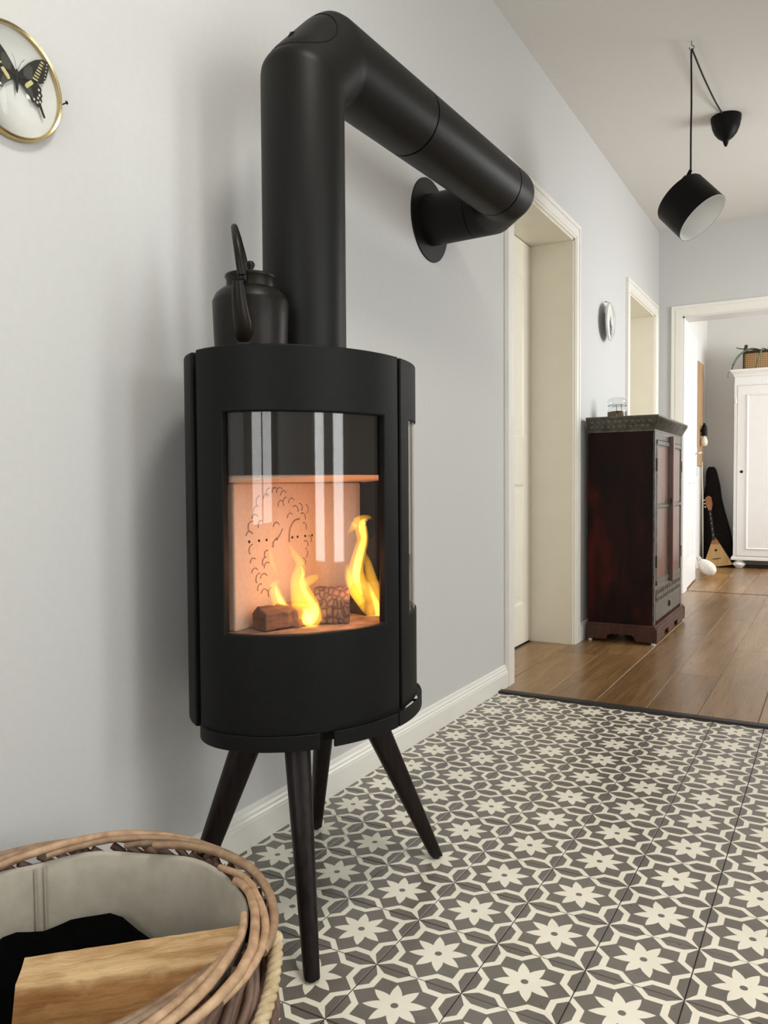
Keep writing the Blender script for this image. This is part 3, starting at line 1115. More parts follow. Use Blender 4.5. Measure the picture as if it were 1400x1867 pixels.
up_ = Vector((0, 0, 1))
LB1 = 0.10
v, f = miter_tube([(0, 0, -0.002), F0 - up_ * LB1, F0 + dv * LB1, F0 + dv * 0.433], PR)
el1 = mesh('pipe_elbow', v, f, m_pipe, flue, smooth=True, auto=60)
el1['label'] = 'upright pipe with mitred elbow and cleaning hatch'
v, f = miter_tube([F0 + dv * 0.4390, F0 + dv * 0.953], PR)
mesh('pipe_section', v, f, m_pipe, flue, smooth=True, auto=60)
E2 = F0 + dv * LH
LB2 = 0.085
v, f = miter_tube([F0 + dv * 0.9590, E2 - dv * LB2, E2 + ds * LB2, E2 + ds * 0.150], PR)
mesh('pipe_elbow', v, f, m_pipe, flue, smooth=True, auto=60)
v, f = miter_tube([E2 + ds * 0.1535, E2 + ds * 0.318], PR)
mesh('pipe_section', v, f, m_pipe, flue, smooth=True, auto=60)
# dark joints
for (p, d) in ((F0 + dv * 0.43, dv), (F0 + dv * 0.95, dv), (E2 + ds * 0.145, ds)):
    v, f = miter_tube([p, p + d * 0.013], PR - 0.0025)
    mesh('pipe_joint', v, f, m_dark, flue, smooth=True)
# hatch on the 45 degree face of the elbow: an oval raised cover following the pipe
c45 = F0 + (dv * LB1 - up_ * LB1) / 2
n45 = (up_ - dv).normalized()
a45 = (up_ + dv).normalized()
s45 = n45.cross(a45).normalized()
v, f = [], []
NR, NA = 6, 40
for i in range(NR + 1):
    for k in range(NA):
        a = 2 * PI * k / NA
        u_ = 0.082 * math.cos(a) * i / NR
        w_ = 0.082 * math.sin(a) * i / NR
        ang = w_ / PR
        rr_ = PR + (0.0022 if i < NR else -0.001)
        v.append(c45 + a45 * u_ + s45 * (rr_ * math.sin(ang)) + n45 * (rr_ * math.cos(ang)))
for i in range(NR):
    for k in range(NA):
        k2 = (k + 1) % NA
        f.append((i * NA + k, i * NA + k2, (i + 1) * NA + k2, (i + 1) * NA + k))
h = mesh('cleaning_hatch', v, f, m_pipe, flue, smooth=True, auto=50)
rimp = []
for k in range(NA):
    a = 2 * PI * k / NA
    ang = 0.0825 * math.sin(a) / PR
    rimp.append(c45 + a45 * 0.0825 * math.cos(a) + s45 * (PR * math.sin(ang)) + n45 * (PR * math.cos(ang)))
MB().tube(rimp, 0.0013, 6, closed=True).build('hatch_seam', m_dark, h, smooth=True)
MB().tube([c45 + n45 * (PR + 0.0015) - a45 * 0.045, c45 + n45 * (PR + 0.0045) - a45 * 0.03, c45 + n45 * (PR + 0.0015) - a45 * 0.018], [0.002, 0.0026, 0.002], 8).build('hatch_grip', m_pipe, h, smooth=True)
# wall rosette
wc = E2 + ds * ((E2.x + PXc) / math.cos(TH))
ros = MB()
ros.lathe([(0.088, 0.0), (0.142, 0.0), (0.142, 0.003), (0.140, 0.0045), (0.088, 0.0045)], 64)
ros.xf(Matrix.Translation((0.0 - PXc, wc.y, wc.z)) @ Matrix.Rotation(PI / 2, 4, 'Y'))
ros.build('wall_rosette', m_pipe, flue, smooth=True, auto=30)

# ---------------------------------------------------------------- logs and fire in the stove


def log_mesh(length, poly, n=14, jit=0.003, seed=1, taper=0.0):
    rnd = random.Random(seed)
    v, f = [], []
    k = len(poly)
    offs = [[rnd.uniform(-1, 1) * jit for _ in range(n + 1)] for _ in range(k)]
    for i in range(n + 1):
        t_ = i / n
        for q, (y_, z_) in enumerate(poly):
            ww = offs[q][i] * (0.4 if i in (0, n) else 1)
            v.append((t_ * length, y_ * (1 - taper * t_) + ww, z_ * (1 - taper * t_) + ww * 0.8))
    for i in range(n):
        for q in range(k):
            q2 = (q + 1) % k
            f.append((i * k + q, i * k + q2, (i + 1) * k + q2, (i + 1) * k + q))
    f.append(tuple(range(k - 1, -1, -1)))
    f.append(tuple(range(n * k, n * k + k)))
    return v, f


def burning_log(label, loc, ang, length, poly, m, seed):
    v, f = log_mesh(length, poly, 10, 0.003, seed)
    o = mesh('burning_log', v, f, m, None, smooth=False, bevel=0.003)
    o.location = loc
    o.rotation_euler = (0, 0, ang)
    tag(o, label, 'firewood')
    return o


burning_log('charred split log with cracked square pattern in front of the fire', (0.322, -0.074, 0.604), math.radians(36), 0.070,
            [(-0.03, 0.0), (0.026, 0.0), (0.038, 0.018), (0.038, 0.040), (0.028, 0.058), (0.010, 0.070), (-0.014, 0.071), (-0.034, 0.05), (-0.036, 0.02)], m_char, 3)
m_burnt = noisy('burnt_black_log', (0.012, 0.007, 0.005), (0.09, 0.05, 0.035), 0.9, 45, (1, 1, 1), bump=0.8)
m_brownlog = noisy('smoking_brown_log', (0.10, 0.045, 0.025), (0.24, 0.12, 0.07), 0.85, 10, (1, 6, 6), bump=0.5)
burning_log('smooth brown log smouldering at the left under the back board', (0.286, -0.205, 0.604), math.radians(72), 0.125,
            [(-0.02, 0.0), (0.028, 0.0), (0.03, 0.03), (0.01, 0.046), (-0.018, 0.036)], m_brownlog, 5)
burning_log('black burnt log at the right behind the tall flame', (0.345, 0.050, 0.604), math.radians(70), 0.125,
            [(-0.03, 0.0), (0.03, 0.0), (0.034, 0.035), (0.015, 0.066), (-0.02, 0.06), (-0.034, 0.03)], m_burnt, 9)


def tongue(mb, pts, wid, thick=0.35):
    """flame tongue: lens-section sweep, wide across the view of the door"""
    P = smooth_path(pts, 5)
    n = len(P)
    W = []
    for i in range(n):
        t_ = i / (n - 1) * (len(wid) - 1)
        k = min(int(t_), len(wid) - 2)
        W.append(wid[k] + (wid[k + 1] - wid[k]) * (t_ - k))
    mb.tube(P, W, 12, True, ((0.58, -0.81, 0), thick))


def flame(label, outer, inner):
    root = thing('flame', label, 'fire', (0, 0, 0))
    for name, m, lst, th in (('outer_flame', m_fl_out, outer, 0.50), ('inner_flame', m_fl_in, inner, 0.45)):
        for pts, wid in lst:
            mb = MB()
            tongue(mb, pts, wid, th)
            mb.build(name, m, root, smooth=True)
    return root


LOW_OUTER = [([(0.333, -0.126, 0.606), (0.340, -0.122, 0.619), (0.335, -0.125, 0.644), (0.328, -0.130, 0.672), (0.324, -0.133, 0.699), (0.328, -0.130, 0.726), (0.319, -0.137, 0.748), (0.308, -0.144, 0.770)], [0.0087, 0.0283, 0.0283, 0.0217, 0.0152, 0.0098, 0.0065, 0.0011]),
            ([(0.320, -0.136, 0.607), (0.303, -0.148, 0.631), (0.291, -0.157, 0.660), (0.286, -0.160, 0.686), (0.295, -0.154, 0.695)], [0.0054, 0.0152, 0.0130, 0.0097, 0.0022]),
            ([(0.331, -0.128, 0.688), (0.344, -0.119, 0.696), (0.353, -0.112, 0.702), (0.357, -0.109, 0.706)], [0.0087, 0.0098, 0.0065, 0.0011]),
            ([(0.291, -0.156, 0.705), (0.284, -0.161, 0.727), (0.281, -0.164, 0.749), (0.278, -0.166, 0.765)], [0.0011, 0.0043, 0.0043, 0.0011])]
LOW_INNER = [([(0.325, -0.132, 0.620), (0.338, -0.123, 0.622), (0.349, -0.115, 0.636), (0.343, -0.119, 0.655), (0.335, -0.125, 0.672), (0.329, -0.129, 0.692), (0.332, -0.127, 0.710), (0.329, -0.129, 0.726)], [0.0043, 0.0196, 0.0109, 0.0065, 0.0054, 0.0043, 0.0033, 0.0011]),
            ([(0.313, -0.141, 0.626), (0.298, -0.152, 0.651), (0.290, -0.157, 0.673), (0.288, -0.158, 0.686)], [0.0043, 0.0065, 0.0043, 0.0011])]
TALL_OUTER = [([(0.389, 0.053, 0.594), (0.379, 0.045, 0.624), (0.363, 0.034, 0.660), (0.357, 0.029, 0.689), (0.359, 0.030, 0.713), (0.364, 0.035, 0.742), (0.369, 0.038, 0.766), (0.367, 0.036, 0.789), (0.364, 0.034, 0.804), (0.378, 0.045, 0.814), (0.386, 0.050, 0.811)], [0.0071, 0.0188, 0.0235, 0.0211, 0.0164, 0.0141, 0.0129, 0.0140, 0.0152, 0.0059, 0.0012]),
            ([(0.357, 0.029, 0.801), (0.350, 0.024, 0.789), (0.342, 0.018, 0.778)], [0.0094, 0.0058, 0.0012]),
            ([(0.368, 0.037, 0.630), (0.353, 0.027, 0.657), (0.345, 0.021, 0.684), (0.342, 0.019, 0.707), (0.345, 0.021, 0.719)], [0.0094, 0.0117, 0.0094, 0.0047, 0.0012]),
            ([(0.396, 0.057, 0.588), (0.398, 0.059, 0.618), (0.391, 0.053, 0.653), (0.383, 0.048, 0.689), (0.378, 0.044, 0.718), (0.373, 0.041, 0.742)], [0.0094, 0.0118, 0.0141, 0.0117, 0.0082, 0.0012])]
TALL_INNER = [([(0.368, 0.037, 0.648), (0.358, 0.030, 0.684), (0.360, 0.032, 0.713), (0.366, 0.036, 0.742), (0.371, 0.040, 0.769), (0.369, 0.038, 0.789), (0.370, 0.038, 0.804), (0.376, 0.043, 0.812)], [0.0023, 0.0082, 0.0094, 0.0082, 0.0070, 0.0082, 0.0070, 0.0012]),
            ([(0.392, 0.055, 0.594), (0.396, 0.057, 0.615), (0.387, 0.051, 0.648), (0.379, 0.045, 0.675)], [0.0035, 0.0082, 0.0047, 0.0012])]
flame('low curling yellow flame left of the charred log', LOW_OUTER, LOW_INNER)
flame('tall twisting yellow flame at the right side of the fire', TALL_OUTER, TALL_INNER)
for nm, loc, pw in (('fire_glow_left', (0.385, -0.13, 0.72), 0.44), ('fire_glow_right', (0.410, 0.04, 0.75), 0.44), ('ember_glow', (0.40, -0.05, 0.67), 0.30)):
    L = bpy.data.lights.new(nm, 'POINT')
    L.energy = pw
    L.color = (1.0, 0.43, 0.20)
    L.shadow_soft_size = 0.03
    o = bpy.data.objects.new(nm, L)
    o.location = loc
    C.objects.link(o)

# ---------------------------------------------------------------- kettle on the stove
KX, KY, KZ = 0.268, -0.200, 1.1375
kt = thing('kettle', 'old sooty iron kettle with hoop handle standing on top of the stove', 'kettle', (KX, KY, KZ))
MB().lathe([(0.0, 0.0), (0.066, 0.0), (0.069, 0.003), (0.071, 0.05), (0.0725, 0.095), (0.0712, 0.0985), (0.0700, 0.0985)], 48).build('kettle_body', m_iron, kt, smooth=True, auto=35)
MB().lathe([(0.0712, 0.0985), (0.066, 0.110), (0.055, 0.1195), (0.048, 0.122), (0.046, 0.122)], 48).build('kettle_shoulder', m_iron, kt, smooth=True, auto=50)
MB().lathe([(0.0455, 0.119), (0.0455, 0.139), (0.0475, 0.141), (0.0485, 0.1445), (0.0475, 0.147), (0.0455, 0.146), (0.044, 0.141), (0.044, 0.119)], 48).build('kettle_neck', m_iron, kt, smooth=True, auto=50)
lid = MB().lathe([(0.0, 0.1385), (0.043, 0.1385), (0.043, 0.142), (0.03, 0.146), (0.0, 0.148)], 40).build('kettle_lid', m_iron, kt, smooth=True, auto=40)
MB().lathe([(0.0085, 0.147), (0.006, 0.152), (0.0055, 0.160), (0.0085, 0.166), (0.0088, 0.170), (0.006, 0.1745), (0.0, 0.176)], 16).build('lid_knob', m_iron, lid, smooth=True)
vd = Vector((0.56, -0.83, 0))       # spout and handle plane
rd = Vector((0.83, 0.56, 0))
spts = smooth_path([vd * 0.055 - rd * 0.006 + Vector((0, 0, 0.022)), vd * 0.078 - rd * 0.009 + Vector((0, 0, 0.05)), vd * 0.092 - rd * 0.012 + Vector((0, 0, 0.085)), vd * 0.100 - rd * 0.013 + Vector((0, 0, 0.113))], 6)
MB().tube(spts, [0.020 - 0.0105 * i / (len(spts) - 1) for i in range(len(spts))], 16).build('kettle_spout', m_iron, kt, smooth=True, auto=50)
for s_ in (1, -1):
    b0 = vd * (0.0495 * s_) - rd * 0.010
    lug = MB().tube([b0 + Vector((0, 0, 0.118)), b0 + vd * 0.006 * s_ + Vector((0, 0, 0.130)), b0 + vd * 0.006 * s_ + Vector((0, 0, 0.147))], [0.008, 0.0085, 0.008], 12, True, (vd, 0.35)).build('handle_lug', m_iron, kt, smooth=True)
    MB().lathe([(0.0, 0.0), (0.0055, 0.0), (0.0045, 0.003), (0.0, 0.004)], 12).xf(Matrix.Translation(b0 + vd * 0.009 * s_ + Vector((0, 0, 0.140))) @ Vector(vd * s_).to_track_quat('Z', 'Y').to_matrix().to_4x4()).build('rivet', m_iron, lug, smooth=True)
hp = [vd * 0.058 - rd * 0.010 + Vector((0, 0, 0.134)), vd * 0.059 - rd * 0.014 + Vector((0, 0, 0.165)), vd * 0.050 - rd * 0.020 + Vector((0, 0, 0.200)), vd * 0.026 - rd * 0.026 + Vector((0, 0, 0.229)),
      -rd * 0.028 + Vector((0, 0, 0.236)), vd * -0.026 - rd * 0.026 + Vector((0, 0, 0.229)), vd * -0.050 - rd * 0.020 + Vector((0, 0, 0.200)), vd * -0.059 - rd * 0.014 + Vector((0, 0, 0.165)), vd * -0.058 - rd * 0.010 + Vector((0, 0, 0.134))]
hp = smooth_path(hp, 6)
MB().tube(hp, [0.0075 + 0.003 * math.sin(PI * i / (len(hp) - 1)) * 0.0 + 0.0012 * math.cos(2 * PI * i / (len(hp) - 1)) for i in range(len(hp))], 12, True).build('kettle_handle', m_iron, kt, smooth=True, auto=60)

# ---------------------------------------------------------------- wicker log basket
BX, BY = 0.365, -0.715
bk = thing('wicker_basket', 'round wicker log basket with beige cloth lining beside the stove', 'basket', (BX, BY, 0))
MB().lathe([(0.0, 0.004), (0.225, 0.004), (0.245, 0.03), (0.262, 0.10), (0.268, 0.17), (0.262, 0.24), (0.257, 0.280), (0.247, 0.280), (0.25, 0.2), (0.245, 0.1), (0.23, 0.03), (0.0, 0.014)], 56).build('basket_light_block', m_willowdk, bk, smooth=True, auto=40)  # dark shell added behind the weave to block light through its gaps
# diagonal weave of brown rods
NW = 84
for k in range(NW):
    a0 = 2 * PI * k / NW
    n = 22
    pts, rad = [], []
    ph = (k % 2) * PI
    for i in range(n + 1):
        t_ = i / n
        z = 0.010 + 0.280 * t_
        a = a0 + 1.15 * t_ + 0.05 * math.sin(t_ * 5 + k)
        base = 0.243 + 0.030 * math.sin(PI * (0.12 + 0.70 * t_)) - 0.004
        r_ = base + 0.0055 * math.sin(t_ * 2 * PI * 3.2 + ph)
        pts.append((r_ * math.cos(a), r_ * math.sin(a), z))
        rad.append(0.0062)
    MB().tube(pts, rad, 6).build('weave_rod', m_willowdk, bk, smooth=True)
# border of pale rods wrapped over the rim
NR_ = 19
rnd = random.Random(4)
for k in range(NR_):
    a0 = 2 * PI * k / NR_ + rnd.uniform(-0.03, 0.03)
    span = 1.45 + rnd.uniform(-0.2, 0.2)
    zj, wj = rnd.uniform(-0.003, 0.003), rnd.uniform(0.88, 1.12)
    pts, rad = [], []
    n = 16
    for i in range(n + 1):
        t_ = i / n
        a = a0 + span * t_
        r_ = 0.273 + 0.006 * math.sin(PI * min(1, t_ * 1.6)) - 0.040 * t_ ** 1.25 + 0.0012 * math.sin(9 * t_ + k) + rnd.uniform(-0.0008, 0.0008)
        z = 0.284 + 0.024 * math.sin(PI * (0.08 + 0.62 * t_)) - 0.002 * t_ + zj + 0.0012 * math.sin(11 * t_ + 2 * k)
        pts.append((r_ * math.cos(a), r_ * math.sin(a), z))
        rad.append(wj * 0.0066 - 0.0012 * abs(2 * t_ - 1))
    MB().tube(pts, rad, 8).build('willow_rod', m_willow, bk, smooth=True, auto=60)
# lining
v, f = [], []
NA, prof = 72, [(0.2385, 0.289), (0.2355, 0.282), (0.233, 0.25), (0.230, 0.2), (0.228, 0.15), (0.222, 0.08), (0.21, 0.03), (0.12, 0.018), (0.0, 0.017)]
for (r_, z) in prof:
    for k in range(NA):
        a = 2 * PI * k / NA
        wv = (0.0022 * math.sin(5 * a + 1) + 0.0014 * math.sin(11 * a + z * 20)) * (1 if r_ > 0.2 else 0)
        zz = z + (0.003 * math.sin(9 * a) if z > 0.27 else 0)
        v.append(((r_ + wv) * math.cos(a), (r_ + wv) * math.sin(a), zz))
for i in range(len(prof) - 1):
    for k in range(NA):
        k2 = (k + 1) % NA
        f.append((i * NA + k, i * NA + k2, (i + 1) * NA + k2, (i + 1) * NA + k))
lin = mesh('cloth_lining', v, f, m_linen, bk, smooth=True)
so = lin.modifiers.new('solid', 'SOLIDIFY')
so.thickness = 0.003
so.offset = 0
# seam of the lining
for aa in (math.radians(150), math.radians(153.5)):
    MB().tube([(0.2325 * math.cos(aa), 0.2325 * math.sin(aa), 0.282), (0.2285 * math.cos(aa), 0.2285 * math.sin(aa), 0.2), (0.224 * math.cos(aa), 0.224 * math.sin(aa), 0.1)], 0.0014, 5).build('lining_seam', m_linen, lin)
# rope handle at the side: three twisted strands
def rope_path(t_):
    a = math.radians(32 - 40 * t_)
    r_ = 0.276 + 0.008 * math.sin(PI * t_)
    z = 0.283 - 0.105 * t_ ** 0.9
    return Vector((r_ * math.cos(a), r_ * math.sin(a), z))
rp = None
for s_ in range(3):
    pts = []
    for i in range(61):
        t_ = i / 60
        c_ = rope_path(t_)
        tg = (rope_path(min(1, t_ + 0.01)) - rope_path(max(0, t_ - 0.01))).normalized()
        nx = tg.cross(Vector((0, 0, 1))).normalized()
        ny = tg.cross(nx)
        a = t_ * 2 * PI * 7 + s_ * 2 * PI / 3
        pts.append(c_ + nx * 0.0050 * math.cos(a) + ny * 0.0050 * math.sin(a))
    o = MB().tube(pts, 0.0056, 8).build('rope_strand', m_rope, bk, smooth=True)

# black cloth bundle filling the basket
v, f = [], []
NA, NRg = 64, 22
for i in range(NRg + 1):
    for k in range(NA):
        a = 2 * PI * k / NA
        r_ = 0.220 * i / NRg
        x_, y_ = r_ * math.cos(a), r_ * math.sin(a)
        hgt = 0.150
        hgt += 0.050 * math.exp(-(((x_ + 0.125) / 0.085) ** 2 + ((y_ - 0.165) / 0.085) ** 2))
        hgt += 0.052 * math.exp(-(((x_ + 0.205) / 0.09) ** 2 + ((y_ - 0.03) / 0.10) ** 2))
        hgt -= 0.015 * math.exp(-(((x_ - 0.03) / 0.10) ** 2 + ((y_ + 0.03) / 0.10) ** 2))
        hgt += 0.005 * math.sin(31 * x_ + 2) * math.sin(27 * y_) + 0.003 * math.sin(70 * x_ + 50 * y_)
        e = i / NRg
        if e > 0.9:
            hgt -= 0.03 * ((e - 0.9) / 0.1) ** 2
        v.append((BX + x_, BY + y_, hgt))
for i in range(NRg):
    for k in range(NA):
        k2 = (k + 1) % NA
        f.append((i * NA + k, i * NA + k2, (i + 1) * NA + k2, (i + 1) * NA + k))
nb = len(v)
for k in range(NA):
    a = 2 * PI * k / NA
    v.append((BX + 0.205 * math.cos(a), BY + 0.205 * math.sin(a), 0.024))
for k in range(NA):
    k2 = (k + 1) % NA
    f.append((NRg * NA + k, NRg * NA + k2, nb + k2, nb + k))
f.append(tuple(nb + k for k in range(NA)))
o = mesh('black_cloth', v, f, m_blackcloth, None, smooth=True, auto=70)
tag(o, 'crumpled black cloth stuffed in the wicker basket behind the log', 'cloth')

# split log on top
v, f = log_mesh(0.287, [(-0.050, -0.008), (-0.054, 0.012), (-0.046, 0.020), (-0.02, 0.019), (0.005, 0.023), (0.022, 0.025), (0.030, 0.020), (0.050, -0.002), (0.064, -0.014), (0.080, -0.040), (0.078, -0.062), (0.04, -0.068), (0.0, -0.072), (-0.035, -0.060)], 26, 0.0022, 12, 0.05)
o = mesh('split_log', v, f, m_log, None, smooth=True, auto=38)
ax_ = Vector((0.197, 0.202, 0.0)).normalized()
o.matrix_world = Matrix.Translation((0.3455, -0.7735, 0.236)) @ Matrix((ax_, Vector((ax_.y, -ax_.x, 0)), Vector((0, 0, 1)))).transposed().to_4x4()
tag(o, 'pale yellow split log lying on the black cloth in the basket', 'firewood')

# ---------------------------------------------------------------- butterfly in a domed glass frame
BYc, BZc, BR = -0.514, 1.581, 0.0955
bfm = thing('butterfly_frame', 'round brass frame with a butterfly under domed glass at the top left', 'picture frame', (0.0, BYc, BZc))
rotx = Matrix.Rotation(PI / 2, 4, 'Y')


def onwall(mb, dx=0.0):
    return mb.xf(Matrix.Translation((dx, 0, 0)) @ rotx)


onwall(MB().lathe([(0.0, 0.0), (BR - 0.002, 0.0), (BR - 0.002, 0.004), (0.0, 0.004)], 64), 0.003).build('frame_backing', m_backing, bfm, smooth=True, auto=30)
onwall(MB().lathe([(BR - 0.0045, 0.001), (BR, 0.001), (BR + 0.0018, 0.006), (BR + 0.0015, 0.014), (BR - 0.001, 0.017), (BR - 0.0045, 0.015), (BR - 0.0045, 0.001)], 72)).build('brass_ring', m_brass, bfm, smooth=True, auto=50)
dome = [(BR - 0.004, 0.013)] + [((BR - 0.004) * math.cos(a), 0.013 + 0.030 * math.sin(a)) for a in [PI / 2 * k / 14 for k in range(1, 15)]]
dome[-1] = (0.0001, dome[-1][1])
onwall(MB().lathe(dome, 64)).build('glass_dome', m_dome, bfm, smooth=True)
MB().tube([(0.003, 0.02, BR - 0.001), (0.006, 0.028, BR + 0.004), (0.004, 0.031, BR + 0.002)], 0.0008, 6).build('hanging_wire', m_iron, bfm)
bt = thing('butterfly', 'x', 'x')
del bt['label']
del bt['category']
bt.parent = bfm
bt.location = (0.013, 0.006, 0.006)
MB().lathe([(0.0005, -0.024), (0.0022, -0.016), (0.0026, -0.004), (0.0036, 0.004), (0.003, 0.010), (0.0022, 0.014), (0.0005, 0.017)], 12).build('insect_body', m_wing, bt, smooth=True)
for s_ in (1, -1):
    MB().tube([(0.001, 0.001 * s_, 0.016), (0.004, 0.007 * s_, 0.030), (0.005, 0.012 * s_, 0.036)], 0.0004, 4).build('antenna', m_wing, bt)


def flat(poly, x0, th, m, name, par, s_):
    return MB().prism([(p[0] * s_, p[1]) for p in poly], 'x', x0, x0 + th).build(name, m, par)


def tilt(poly):
    return poly


fore = [(0.002, 0.012), (0.010, 0.022), (0.022, 0.036), (0.036, 0.048), (0.050, 0.055), (0.060, 0.055), (0.064, 0.051), (0.062, 0.040), (0.058, 0.026), (0.052, 0.014), (0.045, 0.010), (0.036, 0.010), (0.020, 0.006), (0.003, 0.002)]
hind = [(0.003, 0.004), (0.018, 0.007), (0.034, 0.011), (0.042, 0.008), (0.048, 0.002), (0.047, -0.004), (0.050, -0.009), (0.047, -0.014), (0.049, -0.019), (0.046, -0.024), (0.049, -0.032), (0.053, -0.041), (0.055, -0.045), (0.052, -0.047), (0.049, -0.043), (0.043, -0.031), (0.038, -0.031), (0.034, -0.026), (0.029, -0.027), (0.024, -0.018), (0.012, -0.007), (0.003, -0.002)]
for s_ in (1, -1):
    fo = flat(fore, 0.0012, 0.0006, m_wing, 'forewing', bt, s_)
    flat([(0.012, 0.010), (0.012, 0.022), (0.024, 0.034), (0.030, 0.030), (0.030, 0.012), (0.02, 0.008)], 0.0018, 0.0002, m_slate, 'wing_patch', fo, s_)
    hi_ = flat(hind, 0.0004, 0.0006, m_wing, 'hindwing', bt, s_)
    flat([(0.014, -0.006), (0.026, -0.003), (0.030, -0.012), (0.031, -0.022), (0.026, -0.019), (0.018, -0.012)], 0.0010, 0.0002, m_slate, 'wing_patch', hi_, s_)
    flat([(0.016, -0.001), (0.026, 0.009), (0.031, 0.006), (0.030, 0.003), (0.018, -0.009), (0.014, -0.006)], 0.0011, 0.0009, m_yellow, 'yellow_band', hi_, s_)
    for k in range(7):
        y0, z0 = 0.030 + 0.0028 * k, 0.013 + 0.0058 * k
        L_ = 0.010 - 0.0007 * k
        flat([(y0, z0), (y0 + L_, z0 + 0.0012 - 0.002), (y0 + L_, z0 + 0.0036 - 0.002), (y0, z0 + 0.003)], 0.0018, 0.0002, m_yellow, 'yellow_bar', fo, s_)
    for k in range(6):
        y0, z0 = 0.0585 - 0.0013 * k, 0.049 - 0.0065 * k
        flat([(y0, z0), (y0 + 0.0018, z0), (y0 + 0.0018, z0 + 0.0018), (y0, z0 + 0.0018)], 0.0018, 0.0002, m_wspot, 'pale_spot', fo, s_)
    for (y0, z0) in ((0.042, -0.001), (0.043, -0.010), (0.040, -0.016), (0.032, -0.021), (0.0385, -0.024), (0.044, -0.021)):
        flat([(y0 - 0.0015, z0 - 0.002), (y0 + 0.0018, z0 - 0.0022), (y0 + 0.002, z0 + 0.001), (y0 - 0.001, z0 + 0.002)], 0.0010, 0.0002, m_wspot, 'pale_spot', hi_, s_)

# nail beside it
nl = thing('nail', 'small dark nail sticking out of the wall beside the butterfly frame', 'nail', (0, -0.4125, 1.583))
MB().tube([(-0.01, 0, 0), (0.020, 0, 0.001)], 0.0012, 8).build('nail_shank', m_iron, nl)
MB().lathe([(0.003, 0.0), (0.0034, 0.0008), (0.002, 0.0016), (0.0, 0.0018)], 12).xf(Matrix.Translation((0.0195, 0, 0.001)) @ rotx).build('nail_head', m_iron, nl)

# second domed glass frame on the hall wall
cf = thing('dome_frame', 'round domed glass frame with grey pressed plant above the jar on the hall wall', 'picture frame', (0.012, 3.462, 1.858), None, (0, 0, math.radians(4.2)))
R2 = 0.112
onwall(MB().lathe([(0.0, 0.0), (R2, 0.0), (R2 + 0.002, 0.004), (R2, 0.008), (0.0, 0.008)], 48), 0.022).build('frame_backing', m_backing, cf, smooth=True, auto=40)
dome = [(R2 * math.cos(a), 0.028 + 0.030 * math.sin(a)) for a in [PI / 2 * k / 10 for k in range(11)]]
dome[-1] = (0.0001, dome[-1][1])
onwall(MB().lathe(dome, 48)).build('glass_dome', m_dome, cf, smooth=True)
onwall(MB().lathe([(R2 - 0.003, 0.022), (R2 + 0.002, 0.022), (R2 + 0.002, 0.032), (R2 - 0.003, 0.032), (R2 - 0.003, 0.022)], 48)).build('rim_ring', m_chrome, cf, smooth=True, auto=40)
rnd = random.Random(3)
for k in range(9):
    a = -0.9 + 2.6 * k / 8
    y0, z0 = -0.01, -0.05
    L_ = 0.05 + 0.05 * rnd.random()
    MB().tube([(0.032, y0, z0), (0.036, y0 + L_ * 0.5 * math.cos(a), z0 + L_ * 0.6 * math.sin(a) + 0.01), (0.033, y0 + L_ * math.cos(a), z0 + L_ * math.sin(a))], [0.002, 0.009, 0.001], 6, True, ((1, 0, 0), 0.2)).build('pressed_leaf', m_petal, cf, smooth=True)
MB().tube([(0.003, 0, R2 + 0.012), (0.022, 0.004, R2 + 0.006), (0.026, 0.0, R2 - 0.002)], 0.0015, 6).build('hanging_wire', m_iron, cf)
MB().tube([(-0.005, 0, R2 + 0.012), (0.008, 0, R2 + 0.013)], 0.0022, 6).build('hook_pin', m_iron, cf)
MB().box((0.0, -0.03, 0.05), (0.023, 0.03, 0.09)).build('stand_off', m_backing, cf)

# ---------------------------------------------------------------- pendant lamp
lp = thing('pendant_lamp', 'black tilted drum pendant lamp hanging by a cord from the ceiling', 'lamp', (0.70, 3.30, HZ))
O = Vector((0.70, 3.30, HZ))


def lv(p):
    return Vector(p) - O


MB().lathe([(0.0, -0.158), (0.006, -0.156), (0.0115, -0.143), (0.015, -0.128), (0.022, -0.122), (0.04, -0.108), (0.058, -0.085), (0.070, -0.055), (0.0765, -0.022), (0.078, 0.0), (0.0, 0.0)], 40).build('ceiling_canopy', m_lampblk, lp, smooth=True, auto=40)
HK = Vector((0.657, 2.423, HZ))
hk = MB().tube([lv(HK) + Vector((0, 0, 0.0)), lv(HK) + Vector((0, 0, -0.018))] + [lv(HK) + Vector((0.010 * math.sin(a), 0.002, -0.028 + 0.010 * math.cos(a))) for a in [2 * PI * k / 10 for k in range(9)]], 0.0017, 6).build('ceiling_hook', m_iron, lp, smooth=True)
Hh = Vector((0.657, 2.423, 2.29))
cpts = smooth_path([lv((0.690, 3.222, 2.852)), lv((0.680, 3.0, 2.832)), lv((0.668, 2.70, 2.822)), lv((0.659, 2.46, 2.826)), lv((0.6572, 2.428, 2.824)), lv((0.656, 2.421, 2.79)), lv((0.658, 2.423, 2.6)), lv((0.6565, 2.423, 2.45)), lv(Hh)], 8)
MB().tube(cpts, 0.0042, 8).build('lamp_cord', m_cord, lp, smooth=True)
axd = Vector((0.64, -0.115, -0.746)).normalized()
Oc = Vector((0.7035, 2.450, 2.076))
Hl, Rl = 0.163, 0.1215
Tc = Oc - axd * Hl
qz = axd.to_track_quat('Z', 'Y').to_matrix().to_4x4()
sh = MB().lathe([(0.0, 0.0), (Rl - 0.012, 0.0), (Rl - 0.004, 0.003), (Rl, 0.011), (Rl, Hl), (Rl - 0.0016, Hl), (Rl - 0.0016, 0.011), (0.0, 0.006)], 64)
sh.xf(Matrix.Translation(lv(Tc)) @ qz)
shade = sh.build('lamp_shade', m_lampblk, lp, smooth=True, auto=35)
